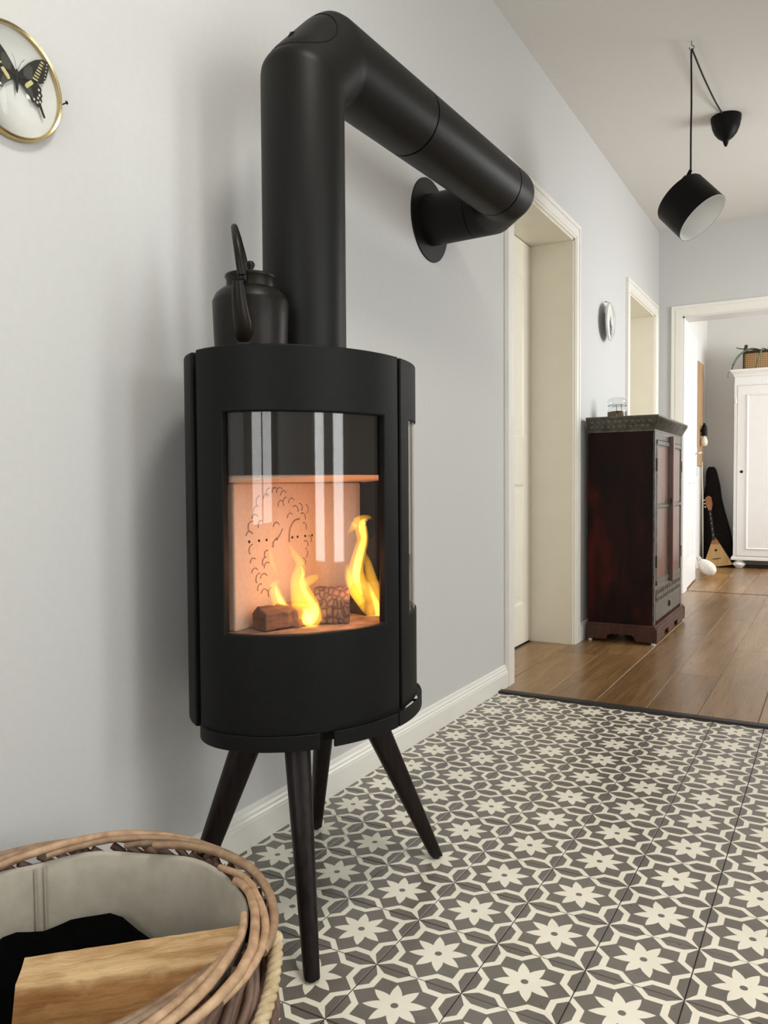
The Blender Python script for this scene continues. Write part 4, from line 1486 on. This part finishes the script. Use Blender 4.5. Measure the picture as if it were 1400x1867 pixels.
inn = MB().lathe([(0.0, 0.0105), (Rl - 0.006, 0.0105), (Rl - 0.0035, 0.018), (Rl - 0.0035, Hl - 0.0005), (Rl - 0.0018, Hl - 0.0005), (Rl - 0.0018, 0.009), (0.0, 0.0075)], 64)
inn.xf(Matrix.Translation(lv(Tc)) @ qz)
inn = inn.build('shade_lining', m_lampwht, shade, smooth=True, auto=35)
inn['label'] = 'white inside of the lamp shade'
MB().tube([lv(Tc), lv(Tc).lerp(lv(Hh), 0.30), lv(Tc).lerp(lv(Hh), 0.62), lv(Tc).lerp(lv(Hh), 0.75), lv(Tc).lerp(lv(Hh), 0.78), lv(Hh)], [0.025, 0.025, 0.021, 0.016, 0.009, 0.008], 20).build('lamp_holder', m_lampblk, lp, smooth=True, auto=40)

# flush lamp added out of view to brighten the floor tiles: its light is set with the other lights at the top
fl_ = thing('added_ceiling_lamp', 'added unseen round white flush lamp brightening the entrance tiles', 'lamp', (1.25, -0.55, HZ))
MB().lathe([(0.0, 0.0), (0.31, 0.0), (0.315, -0.012), (0.31, -0.07), (0.303, -0.07), (0.303, -0.02), (0.0, -0.02)], 48).build('added_lamp_ring', m_lampwht, fl_, smooth=True, auto=40)

# ---------------------------------------------------------------- carved cabinet
cb = thing('carved_cabinet', 'tall dark red brown carved wooden cabinet with two doors against the hall wall', 'cabinet', (0.03, 3.45, 0))
CY0, CY1 = 3.03 - 3.45, 3.885 - 3.45
XF = 0.352      # front plane, local x
MB().box((0.0, CY0, 0.085), (XF, CY1, 1.165)).build('carcass', m_mahog, cb, bevel=0.003)
# plinth with bracket feet
mb = MB()
pb = [(CY0 - 0.035, 0.012), (CY0 - 0.035, 0.088), (CY0 - 0.03, 0.10), (CY1 + 0.035, 0.10), (CY1 + 0.04, 0.088), (CY1 + 0.04, 0.012)]
Wp = CY1 - CY0 + 0.075
y0 = CY0 - 0.035
fr = [(y0, 0.012), (y0, 0.09), (y0 + Wp, 0.09), (y0 + Wp, 0.012), (y0 + 0.72 * Wp, 0.012), (y0 + 0.71 * Wp, 0.045), (y0 + 0.60 * Wp, 0.045), (y0 + 0.59 * Wp, 0.012),
      (y0 + 0.40 * Wp, 0.012), (y0 + 0.39 * Wp, 0.045), (y0 + 0.28 * Wp, 0.045), (y0 + 0.27 * Wp, 0.012)]
mb.prism(fr, 'x', XF + 0.002, XF + 0.026)
sd = [(0.0, 0.012), (0.0, 0.09), (XF + 0.026, 0.09), (XF + 0.026, 0.012), (0.27, 0.012), (0.262, 0.035), (0.25, 0.045), (0.13, 0.045), (0.118, 0.035), (0.11, 0.012)]
mb.prism(sd, 'y', CY0 - 0.036, CY0 - 0.012)
mb.prism(sd, 'y', CY1 + 0.012, CY1 + 0.036)
mb.box((0.0, CY0 - 0.03, 0.0885), (XF + 0.02, CY1 + 0.03, 0.103))
mb.build('plinth', m_plinth, cb, bevel=0.0025)
for (fx, fy) in ((0.02, CY0 - 0.022), (XF + 0.010, CY0 - 0.022), (XF + 0.01, CY1 + 0.02), (0.02, CY1 + 0.02)):
    MB().lathe([(0.011, 0), (0.012, 0.005), (0.012, 0.013)], 12, (fx, fy, 0)).build('foot_pad', m_white, cb)
# crown: inverted frustum with carved flutes
zc0, zc1 = 1.163, 1.240
o1, o2 = 0.004, 0.034
lo_ = [(-0.0, CY0 - o1), (XF + o1, CY0 - o1), (XF + o1, CY1 + o1), (-0.0, CY1 + o1)]
hi2 = [(-0.0, CY0 - 0.055), (XF + o2, CY0 - 0.055), (XF + o2, CY1 + 0.035), (-0.0, CY1 + 0.035)]
v = [(*p, zc0) for p in lo_] + [(*p, zc0 + 0.006) for p in lo_] + [(*p, zc1) for p in hi2] + [(*p, zc1 + 0.006) for p in hi2]
f = [(3, 2, 1, 0), (12, 13, 14, 15)] + [(4 * k + i, 4 * k + (i + 1) % 4, 4 * k + 4 + (i + 1) % 4, 4 * k + 4 + i) for k in range(3) for i in range(4)]
cr = mesh('crown', v, f, m_carved, cb)
fl = MB()
for k in range(38):
    t_ = (k + 0.5) / 38
    a = Vector((XF + o1, CY0 - o1, zc0 + 0.012)).lerp(Vector((XF + o1, CY1 + o1, zc0 + 0.012)), t_)
    b = Vector((XF + o2, CY0 - 0.055, zc1 - 0.008)).lerp(Vector((XF + o2, CY1 + 0.035, zc1 - 0.008)), t_)
    fl.tube([a, b], 0.0055, 6)
for k in range(11):
    for row in (0, 1):
        t_ = (k + 0.5 + 0.25 * row) / 11.5
        a = Vector((0.01, CY0 - o1, zc0 + 0.006)).lerp(Vector((XF, CY0 - o1, zc0 + 0.006)), t_)
        b = Vector((0.01, CY0 - 0.055, zc1)).lerp(Vector((XF + 0.02, CY0 - 0.055, zc1)), t_)
        c_ = a.lerp(b, 0.33 + 0.36 * row)
        fl.box((c_.x - 0.008, c_.y - 0.003, c_.z - 0.006), (c_.x + 0.008, c_.y + 0.008, c_.z + 0.006))
fl = fl.build('crown_carving', m_carved, cr)
fl['kind'] = 'stuff'
for zz in (zc0 + 0.004, zc1 + 0.001):
    MB().box((0, CY0 - (0.008 if zz < 1.2 else 0.058), zz - 0.005), (XF + (0.009 if zz < 1.2 else 0.038), CY1 + (0.008 if zz < 1.2 else 0.038), zz + 0.005)).build('crown_moulding', m_carved, cb, bevel=0.002)
# face frame
for (a, b) in ((CY0, CY0 + 0.035), (CY1 - 0.035, CY1)):
    MB().box((XF, a, 0.103), (XF + 0.010, b, 1.163)).build('face_stile', m_carved, cb, bevel=0.002)
MB().box((XF, CY0 + 0.035, 1.118), (XF + 0.008, CY1 - 0.035, 1.163)).build('face_rail', m_carved, cb, bevel=0.002)
MB().box((XF, CY0 + 0.035, 0.285), (XF + 0.008, CY1 - 0.035, 0.315)).build('face_rail', m_carved, cb, bevel=0.002)
cm = (CY0 + CY1) / 2
for (a, b) in ((CY0 + 0.037, cm - 0.004), (cm + 0.004, CY1 - 0.037)):
    dr = MB().box((XF - 0.002, a, 0.318), (XF + 0.006, b, 1.115)).build('cabinet_door', m_carved, cb)
    for (z0, z1) in ((0.355, 0.735), (0.765, 1.08)):
        p = MB().box((XF + 0.004, a + 0.045, z0), (XF + 0.009, b - 0.04, z1)).build('door_panel', m_panelred, dr, bevel=0.003)
    mbf = MB()
    for (ya, yb, za, zb) in ((a, a + 0.022, 0.318, 1.115), (b - 0.02, b, 0.318, 1.115), (a, b, 1.09, 1.115), (a, b, 0.318, 0.345)):
        mbf.box((XF + 0.005, ya, za), (XF + 0.013, yb, zb))
    mbf.build('door_frame', m_carved, dr, bevel=0.002)
    MB().box((XF + 0.006, a + 0.015, 0.742), (XF + 0.014, b - 0.012, 0.757)).build('door_bead', m_carved, dr, bevel=0.003)
    for zz in (0.45, 0.98):
        hy = a if a < cm - 0.1 else b
        MB().box((XF + 0.006, hy - 0.008, zz - 0.035), (XF + 0.016, hy + 0.008, zz + 0.035)).build('hinge', m_iron, dr, bevel=0.002)
MB().box((XF + 0.010, cm - 0.024, 0.305), (XF + 0.036, cm + 0.024, 1.150)).build('centre_post', m_panelred, cb, bevel=0.004)
MB().tube([(XF + 0.037, cm - 0.03, 0.76 + 0.02 * math.cos(a)) if False else (XF + 0.028, cm - 0.045 + 0.016 * math.sin(a), 0.775 + 0.02 * math.cos(a)) for a in [2 * PI * k / 14 for k in range(14)]], 0.003, 6, closed=True).build('ring_pull', m_iron, cb, smooth=True)
fz = MB()
for k in range(14):
    ya = CY0 + 0.04 + (CY1 - CY0 - 0.08) * k / 14
    fz.prism([(ya + 0.004, 0.255), (ya + 0.018, 0.238), (ya + 0.045, 0.238), (ya + 0.055, 0.255), (ya + 0.045, 0.272), (ya + 0.018, 0.272)], 'x', XF, XF + 0.012)
    fz.box((XF, ya + 0.01, 0.276), (XF + 0.010, ya + 0.05, 0.283))
    fz.box((XF, ya + 0.01, 0.226), (XF + 0.010, ya + 0.05, 0.233))
fz = fz.build('carved_frieze', m_carved, cb)
fz['kind'] = 'stuff'
dwr = MB().box((XF, CY0 + 0.045, 0.118), (XF + 0.010, CY1 - 0.045, 0.222)).build('drawer', m_carved, cb, bevel=0.003)
MB().tube([(XF + 0.014, cm + 0.012 * math.sin(a), 0.172 + 0.016 * math.cos(a)) for a in [2 * PI * k / 14 for k in range(14)]], 0.0028, 6, closed=True).build('drawer_ring', m_iron, dwr, smooth=True)

# clip-top jar on the cabinet
jr = thing('clip_jar', 'clip top glass jar with brown contents standing on the carved cabinet', 'jar', (0.13, 3.28, 1.247))
MB().lathe([(0.0, 0.0), (0.050, 0.0), (0.056, 0.004), (0.058, 0.02), (0.056, 0.055), (0.049, 0.070), (0.047, 0.078), (0.052, 0.080), (0.052, 0.090), (0.049, 0.092)], 36).build('jar_body', m_jarg, jr, smooth=True, auto=45)
MB().lathe([(0.0, 0.003), (0.050, 0.003), (0.0555, 0.02), (0.055, 0.048), (0.02, 0.054), (0.0, 0.052)], 32).build('jar_contents', m_contents, jr, smooth=True, auto=45)
MB().lathe([(0.0, 0.094), (0.048, 0.094), (0.054, 0.098), (0.056, 0.108), (0.052, 0.118), (0.042, 0.126), (0.036, 0.128), (0.034, 0.132), (0.0, 0.133)], 36).build('jar_lid', m_jarg, jr, smooth=True, auto=45)
wire = MB()
for s_ in (-1, 1):
    b0 = vd * 0.054 + rd * (0.014 * s_ - 0.012)
    wire.tube([b0 + Vector((0, 0, 0.086)), b0 + vd * 0.006 + Vector((0, 0, 0.070)), b0 + vd * 0.006 + Vector((0, 0, 0.045))], 0.0014, 6)
wire.tube([vd * 0.060 + rd * 0.002 + Vector((0, 0, 0.045)), vd * 0.060 - rd * 0.026 + Vector((0, 0, 0.045))], 0.0014, 6)
wire.tube([Vector((0.0535 * math.cos(a), 0.0535 * math.sin(a), 0.084)) for a in [2 * PI * k / 24 for k in range(24)]], 0.0014, 6, closed=True)
wire.build('wire_clip', m_iron, jr, smooth=True)

# ---------------------------------------------------------------- room beyond: wardrobe etc.
wb = thing('white_wardrobe', 'white panelled wardrobe with moulded cornice and bun feet in the end room', 'wardrobe', (0.93, 7.35, 0))
XL, XRt = -0.60, 0.60
MB().box((XL, 0.012, 0.12), (XRt, 0.47, 1.945)).build('carcass', m_robe, wb, bevel=0.003)
for (x0, x1, y0, z0, z1) in ((XL - 0.02, XRt + 0.02, -0.012, 0.085, 0.112), (XL - 0.012, XRt + 0.012, -0.004, 0.112, 0.126), (XL - 0.008, XRt + 0.008, 0.0, 1.855, 1.868)):
    MB().box((x0, y0, z0), (x1, 0.475, z1)).build('moulding', m_robe, wb, bevel=0.004)
prof = [(0.0, 1.945), (0.006, 1.950), (0.008, 1.965), (0.022, 1.985), (0.036, 1.995), (0.04, 2.005), (0.04, 2.018), (0.0, 2.018)]
v, f = [], []
for (ins, z) in prof[:-1]:
    v += [(XL - ins, 0.012 - ins, z), (XRt + ins, 0.012 - ins, z), (XRt + ins, 0.475, z), (XL - ins, 0.475, z)]
npf = len(prof) - 1
for k in range(npf - 1):
    for i in range(4):
        f.append((k * 4 + i, k * 4 + (i + 1) % 4, k * 4 + 4 + (i + 1) % 4, k * 4 + 4 + i))
f += [(0, 1, 2, 3), tuple(npf * 4 - 4 + i for i in range(4))]
mesh('cornice', v, f, m_robe, wb)
for fx in (-0.545, 0.545):
    for fy in (0.05, 0.42):
        MB().lathe([(0.030, 0.0), (0.036, 0.004), (0.040, 0.014), (0.058, 0.030), (0.064, 0.042), (0.058, 0.054), (0.040, 0.064), (0.036, 0.074), (0.040, 0.086)], 24, (fx, fy, 0)).build('bun_foot', m_robe, wb, smooth=True, auto=60)
for (a, b) in ((XL + 0.032, -0.006), (0.006, XRt - 0.032)):
    dr = MB().box((a, -0.008, 0.130), (b, 0.016, 1.852)).build('wardrobe_door', m_robe, wb, bevel=0.002)
    i1 = 0.085
    mbf = MB()
    P = []
    for ins, yy in ((i1, -0.008), (i1 + 0.006, -0.017), (i1 + 0.016, -0.014), (i1 + 0.022, -0.004), (i1 + 0.024, -0.0085)):
        P += [(a + ins, yy, 0.130 + ins * 0.8), (b - ins, yy, 0.130 + ins * 0.8), (b - ins, yy, 1.852 - ins), (a + ins, yy, 1.852 - ins)]
    F = [(k * 4 + i, k * 4 + (i + 1) % 4, k * 4 + 4 + (i + 1) % 4, k * 4 + 4 + i) for k in range(4) for i in range(4)] + [(16, 17, 18, 19)]
    mbf.add(P, F).build('door_panel', m_robe, dr)
    kx = a + 0.042 if a < -0.1 else b - 0.042
    MB().lathe([(0.0, -0.002), (0.014, -0.002), (0.015, 0.002), (0.009, 0.004), (0.0, 0.004)], 16).xf(Matrix.Translation((kx, -0.009, 0.985)) @ Matrix.Rotation(PI / 2, 4, 'X')).build('keyhole_plate', m_iron, dr, smooth=True)
for px in (XL, XRt - 0.03):
    pil = MB().box((px, -0.004, 0.126), (px + 0.03, 0.012, 1.855)).build('pilaster', m_robe, wb, bevel=0.002)
    for q in range(3):
        MB().tube([(px + 0.007 + 0.008 * q, -0.005, 1.66), (px + 0.007 + 0.008 * q, -0.005, 0.2)], 0.0025, 6).build('reed', m_robe, pil)
    MB().lathe([(0.0, 0.0), (0.014, 0.0), (0.011, 0.02), (0.006, 0.045), (0.0, 0.07)], 12, (px + 0.015, -0.004, 1.68)).build('carved_drop', m_robe, pil, smooth=True)

# planter basket with a trailing plant on the wardrobe
pb_ = thing('cane_planter', 'woven cane planter with dark rim and corner handle on top of the wardrobe', 'planter', (0.63, 7.60, 2.019))
PXL, PXR = -0.235, 0.235
mb = MB()
rc = []
for (cx, cy, a0) in ((PXR - 0.05, 0.10 - 0.03, 0), (PXL + 0.05, 0.10 - 0.03, 90), (PXL + 0.05, -0.12 + 0.03, 180), (PXR - 0.05, -0.12 + 0.03, 270)):
    for q in range(5):
        a = math.radians(a0 + 22.5 * q)
        rc.append((cx + 0.05 * math.cos(a), cy + 0.03 * math.sin(a)))
mb.prism(rc, 'z', 0.0, 0.185)
mb.build('planter_body', m_wick, pb_)
MB().tube([(x_, y_, 0.188 + 0.006 * math.cos(x_ * 9)) for x_, y_ in rc], 0.013, 8, closed=True).build('planter_rim', m_darkwick, pb_, smooth=True)
MB().tube([(PXL + 0.015, -0.11, 0.17), (PXL + 0.02, -0.10, 0.22), (PXL + 0.028, -0.09, 0.262)], [0.014, 0.017, 0.016], 10).build('planter_handle', m_darkwick, pb_, smooth=True, auto=60)
MB().tube([(PXR - 0.015, -0.11, 0.17), (PXR - 0.02, -0.10, 0.22), (PXR - 0.028, -0.09, 0.262)], [0.014, 0.017, 0.016], 10).build('planter_handle', m_darkwick, pb_, smooth=True, auto=60)
for x_ in (PXL + 0.004, PXR - 0.004):
    MB().box((x_ - 0.006, -0.118, 0.0), (x_ + 0.006, 0.095, 0.185)).build('planter_stile', m_darkwick, pb_)
pp = thing('trailing_plant', 'thin leaved trailing green plant growing in the cane planter', 'plant', (0.63, 7.60, 2.19))
MB().lathe([(0.0, 0.0), (0.03, 0.0), (0.026, 0.012), (0.0, 0.02)], 12, (0, 0, 0.016)).build('plant_crown', m_leaf, pp, smooth=True)
blades = [[(-0.02, 0, 0.02), (-0.18, -0.12, 0.04), (-0.28, -0.20, -0.05), (-0.335, -0.27, -0.19)],
          [(-0.02, 0, 0.02), (-0.16, -0.13, 0.05), (-0.26, -0.22, -0.02), (-0.32, -0.265, -0.13)],
          [(-0.02, 0, 0.02), (-0.19, -0.10, 0.05), (-0.26, -0.12, 0.055), (-0.30, -0.13, 0.07)],
          [(0.0, 0, 0.02), (-0.05, -0.13, 0.04), (-0.08, -0.15, -0.03), (-0.115, -0.152, -0.15)],
          [(0.0, 0, 0.02), (0.0, -0.10, 0.04), (0.01, -0.12, 0.10), (0.018, -0.12, 0.165)],
          [(0.0, 0, 0.02), (0.03, -0.11, 0.05), (0.09, -0.12, 0.085), (0.17, -0.12, 0.13)],
          [(0.0, 0, 0.02), (0.05, -0.10, 0.045), (0.11, -0.11, 0.06), (0.19, -0.12, 0.065)],
          [(0.02, 0, 0.02), (0.10, 0.05, 0.09), (0.16, 0.03, 0.10), (0.22, 0.02, 0.06)]]
for bl in blades:
    P = smooth_path(bl, 5)
    MB().tube(P, [0.005 + 0.005 * math.sin(PI * (0.15 + 0.8 * i / (len(P) - 1))) for i in range(len(P))], 6, True, ((0, 0.3, 1), 0.45)).build('leaf', m_leaf, pp, smooth=True)
# tail hanging over the wardrobe edge
P = smooth_path([(-0.335, -0.27, -0.185), (-0.352, -0.315, -0.215), (-0.352, -0.325, -0.26)], 4)
MB().tube(P, 0.004, 6).build('leaf', m_leaf, pp, smooth=True)

# gig bag leaning in the corner
gb = thing('gig_bag', 'black instrument bag leaning upright in the corner of the end room', 'bag', (0.15, 7.62, 0))
secs = [(0.004, -0.012, 0.172, 0.075), (0.05, -0.012, 0.176, 0.082), (0.20, -0.016, 0.174, 0.080), (0.36, -0.024, 0.152, 0.074), (0.46, -0.034, 0.135, 0.070), (0.56, -0.046, 0.118, 0.066), (0.70, -0.060, 0.098, 0.060), (0.85, -0.055, 0.073, 0.055), (0.97, -0.068, 0.058, 0.050), (1.02, -0.072, 0.046, 0.042), (1.045, -0.074, 0.026, 0.024)]
v, f = [], []
n = 20
for (z, dx, hx, hy) in secs:
    for q in range(n):
        a = 2 * PI * q / n
        ca, sa = math.cos(a), math.sin(a)
        v.append((dx + math.copysign(abs(ca) ** 0.75, ca) * hx, 0.05 * z + 0.0 + math.copysign(abs(sa) ** 0.75, sa) * hy, z))
for i in range(len(secs) - 1):
    for q in range(n):
        f.append((i * n + q, i * n + (q + 1) % n, (i + 1) * n + (q + 1) % n, (i + 1) * n + q))
f += [tuple(range(n - 1, -1, -1)), tuple(range((len(secs) - 1) * n, len(secs) * n))]
mesh('bag_body', v, f, m_bag, gb, smooth=True, auto=70)
MB().tube(smooth_path([(-0.05, -0.065, 0.78), (-0.02, -0.095, 0.70), (0.0, -0.10, 0.62), (-0.03, -0.085, 0.54)], 6), 0.008, 8, True, ((0, 1, 0), 0.4)).build('carry_strap', m_bag, gb, smooth=True)

# balalaika in front of it
bl = thing('balalaika', 'triangular balalaika with honey coloured body leaning against the black bag', 'string instrument', (0.185, 7.36, 0))
ln = Matrix.Translation((0, 0, 0)) @ Matrix.Rotation(math.radians(-7), 4, 'X') @ Matrix.Rotation(math.radians(-8.5), 4, 'Y')
tri = [(-0.135, 0.004), (0.145, 0.012), (0.13, 0.06), (0.05, 0.24), (0.018, 0.305), (-0.008, 0.305), (-0.04, 0.24), (-0.125, 0.055)]
MB().prism(tri, 'y', 0.0, 0.05).xf(ln).build('sound_box', m_balal, bl, bevel=0.005)
MB().prism([(-0.035, 0.245), (0.048, 0.235), (0.018, 0.304), (-0.006, 0.304)], 'y', -0.002, 0.002).xf(ln).build('scratch_plate', m_balhead, bl)
MB().lathe([(0.0, 0.0), (0.013, 0.0), (0.013, 0.002), (0.0, 0.002)], 16).xf(ln @ Matrix.Translation((0.005, 0.0, 0.178)) @ Matrix.Rotation(PI / 2, 4, 'X')).build('sound_hole', m_neck, bl)
MB().box((-0.035, -0.008, 0.088), (0.042, 0.0, 0.094)).xf(ln).build('bridge', m_neck, bl)
nk = MB().box((-0.012, -0.008, 0.285), (0.013, 0.014, 0.60)).xf(ln).build('neck', m_neck, bl, bevel=0.003)
for zz in (0.34, 0.40, 0.46, 0.51, 0.56):
    MB().lathe([(0.0, 0.0), (0.004, 0.0), (0.0, 0.0015)], 8).xf(ln @ Matrix.Translation((0.0, -0.008, zz)) @ Matrix.Rotation(PI / 2, 4, 'X')).build('fret_dot', m_wspot, nk)
hd = MB().prism([(-0.013, 0.595), (0.015, 0.595), (0.034, 0.66), (0.030, 0.735), (0.006, 0.752), (-0.028, 0.735), (-0.030, 0.66)], 'y', -0.006, 0.012).xf(ln).build('headstock', m_balhead, bl, bevel=0.003)
for k, zz in enumerate((0.64, 0.675, 0.71)):
    MB().lathe([(0.0, 0.0), (0.006, 0.002), (0.009, 0.010), (0.006, 0.018), (0.0, 0.02)], 10).xf(ln @ Matrix.Translation((-0.030, 0.003, zz)) @ Matrix.Rotation(-PI / 2, 4, 'Y')).build('tuning_peg', m_wspot, hd, smooth=True)

# doorstop cushion
v, f = [], []
n, m_ = 18, 16
for i in range(m_ + 1):
    t_ = i / m_
    rr_ = 0.063 * (max(0.0, math.sin(PI * (0.03 + 0.94 * t_)))) ** 0.42 * (0.86 + 0.26 * t_)
    c_ = Vector((0.0, 0.0, 0.0)) + Vector((0.065, -0.012, -0.055)) * (2 * t_ - 1)
    dirn = Vector((0.065, -0.012, -0.055)).normalized()
    yy = Vector((0.18, 0.98, 0)).normalized()
    xx = dirn.cross(yy).normalized()
    for q in range(n):
        a = 2 * PI * q / n
        v.append(c_ + xx * rr_ * math.cos(a) + yy * rr_ * 0.85 * math.sin(a))
for i in range(m_):
    for q in range(n):
        f.append((i * n + q, i * n + (q + 1) % n, (i + 1) * n + (q + 1) % n, (i + 1) * n + q))
f += [tuple(range(n - 1, -1, -1)), tuple(range(m_ * n, m_ * n + n))]
ds_ = thing('doorstop_cushion', 'white waffle cloth doorstop bag leaning on the foot of the open door', 'doorstop', (0.232, 6.22, 0.112))
mesh('cushion_body', v, f, m_stop, ds_, smooth=True, auto=70)
MB().tube([(-0.075, 0.0, 0.055), (-0.085, 0.0, 0.085), (-0.060, -0.004, 0.090), (-0.045, -0.004, 0.062)], 0.008, 8).build('cloth_loop', m_stop, ds_, smooth=True)

# oak board with bulb socket on the far left wall
ob = thing('board_lamp', 'oak board wall lamp with black socket and bare bulb behind the open door', 'lamp', (0.0, 7.25, 0))
MB().box((0.0, -0.15, 1.05), (0.022, 0.215, 2.105)).build('oak_board', m_board, ob, bevel=0.002)
MB().lathe([(0.0, 0.0), (0.030, 0.0), (0.030, 0.07), (0.022, 0.105), (0.012, 0.112), (0.012, 0.13), (0.0, 0.13)], 20, (0.060, 0.0, 1.355)).build('bulb_socket', m_lampblk, ob, smooth=True, auto=40)
MB().box((0.018, -0.01, 1.40), (0.045, 0.01, 1.42)).build('socket_arm', m_lampblk, ob)
MB().lathe([(0.0, -0.11), (0.025, -0.10), (0.036, -0.075), (0.034, -0.045), (0.02, -0.012), (0.016, 0.004)], 20, (0.060, 0.0, 1.355)).build('light_bulb', m_bulb, ob, smooth=True)
MB().tube(smooth_path([(0.03, 0.09, 1.09), (0.03, 0.10, 0.95), (0.033, 0.13, 0.75), (0.03, 0.16, 0.6), (0.03, 0.18, 0.35), (0.03, 0.2, 0.05)], 5), 0.006, 6).build('lamp_cable', m_bulb, ob, smooth=True)
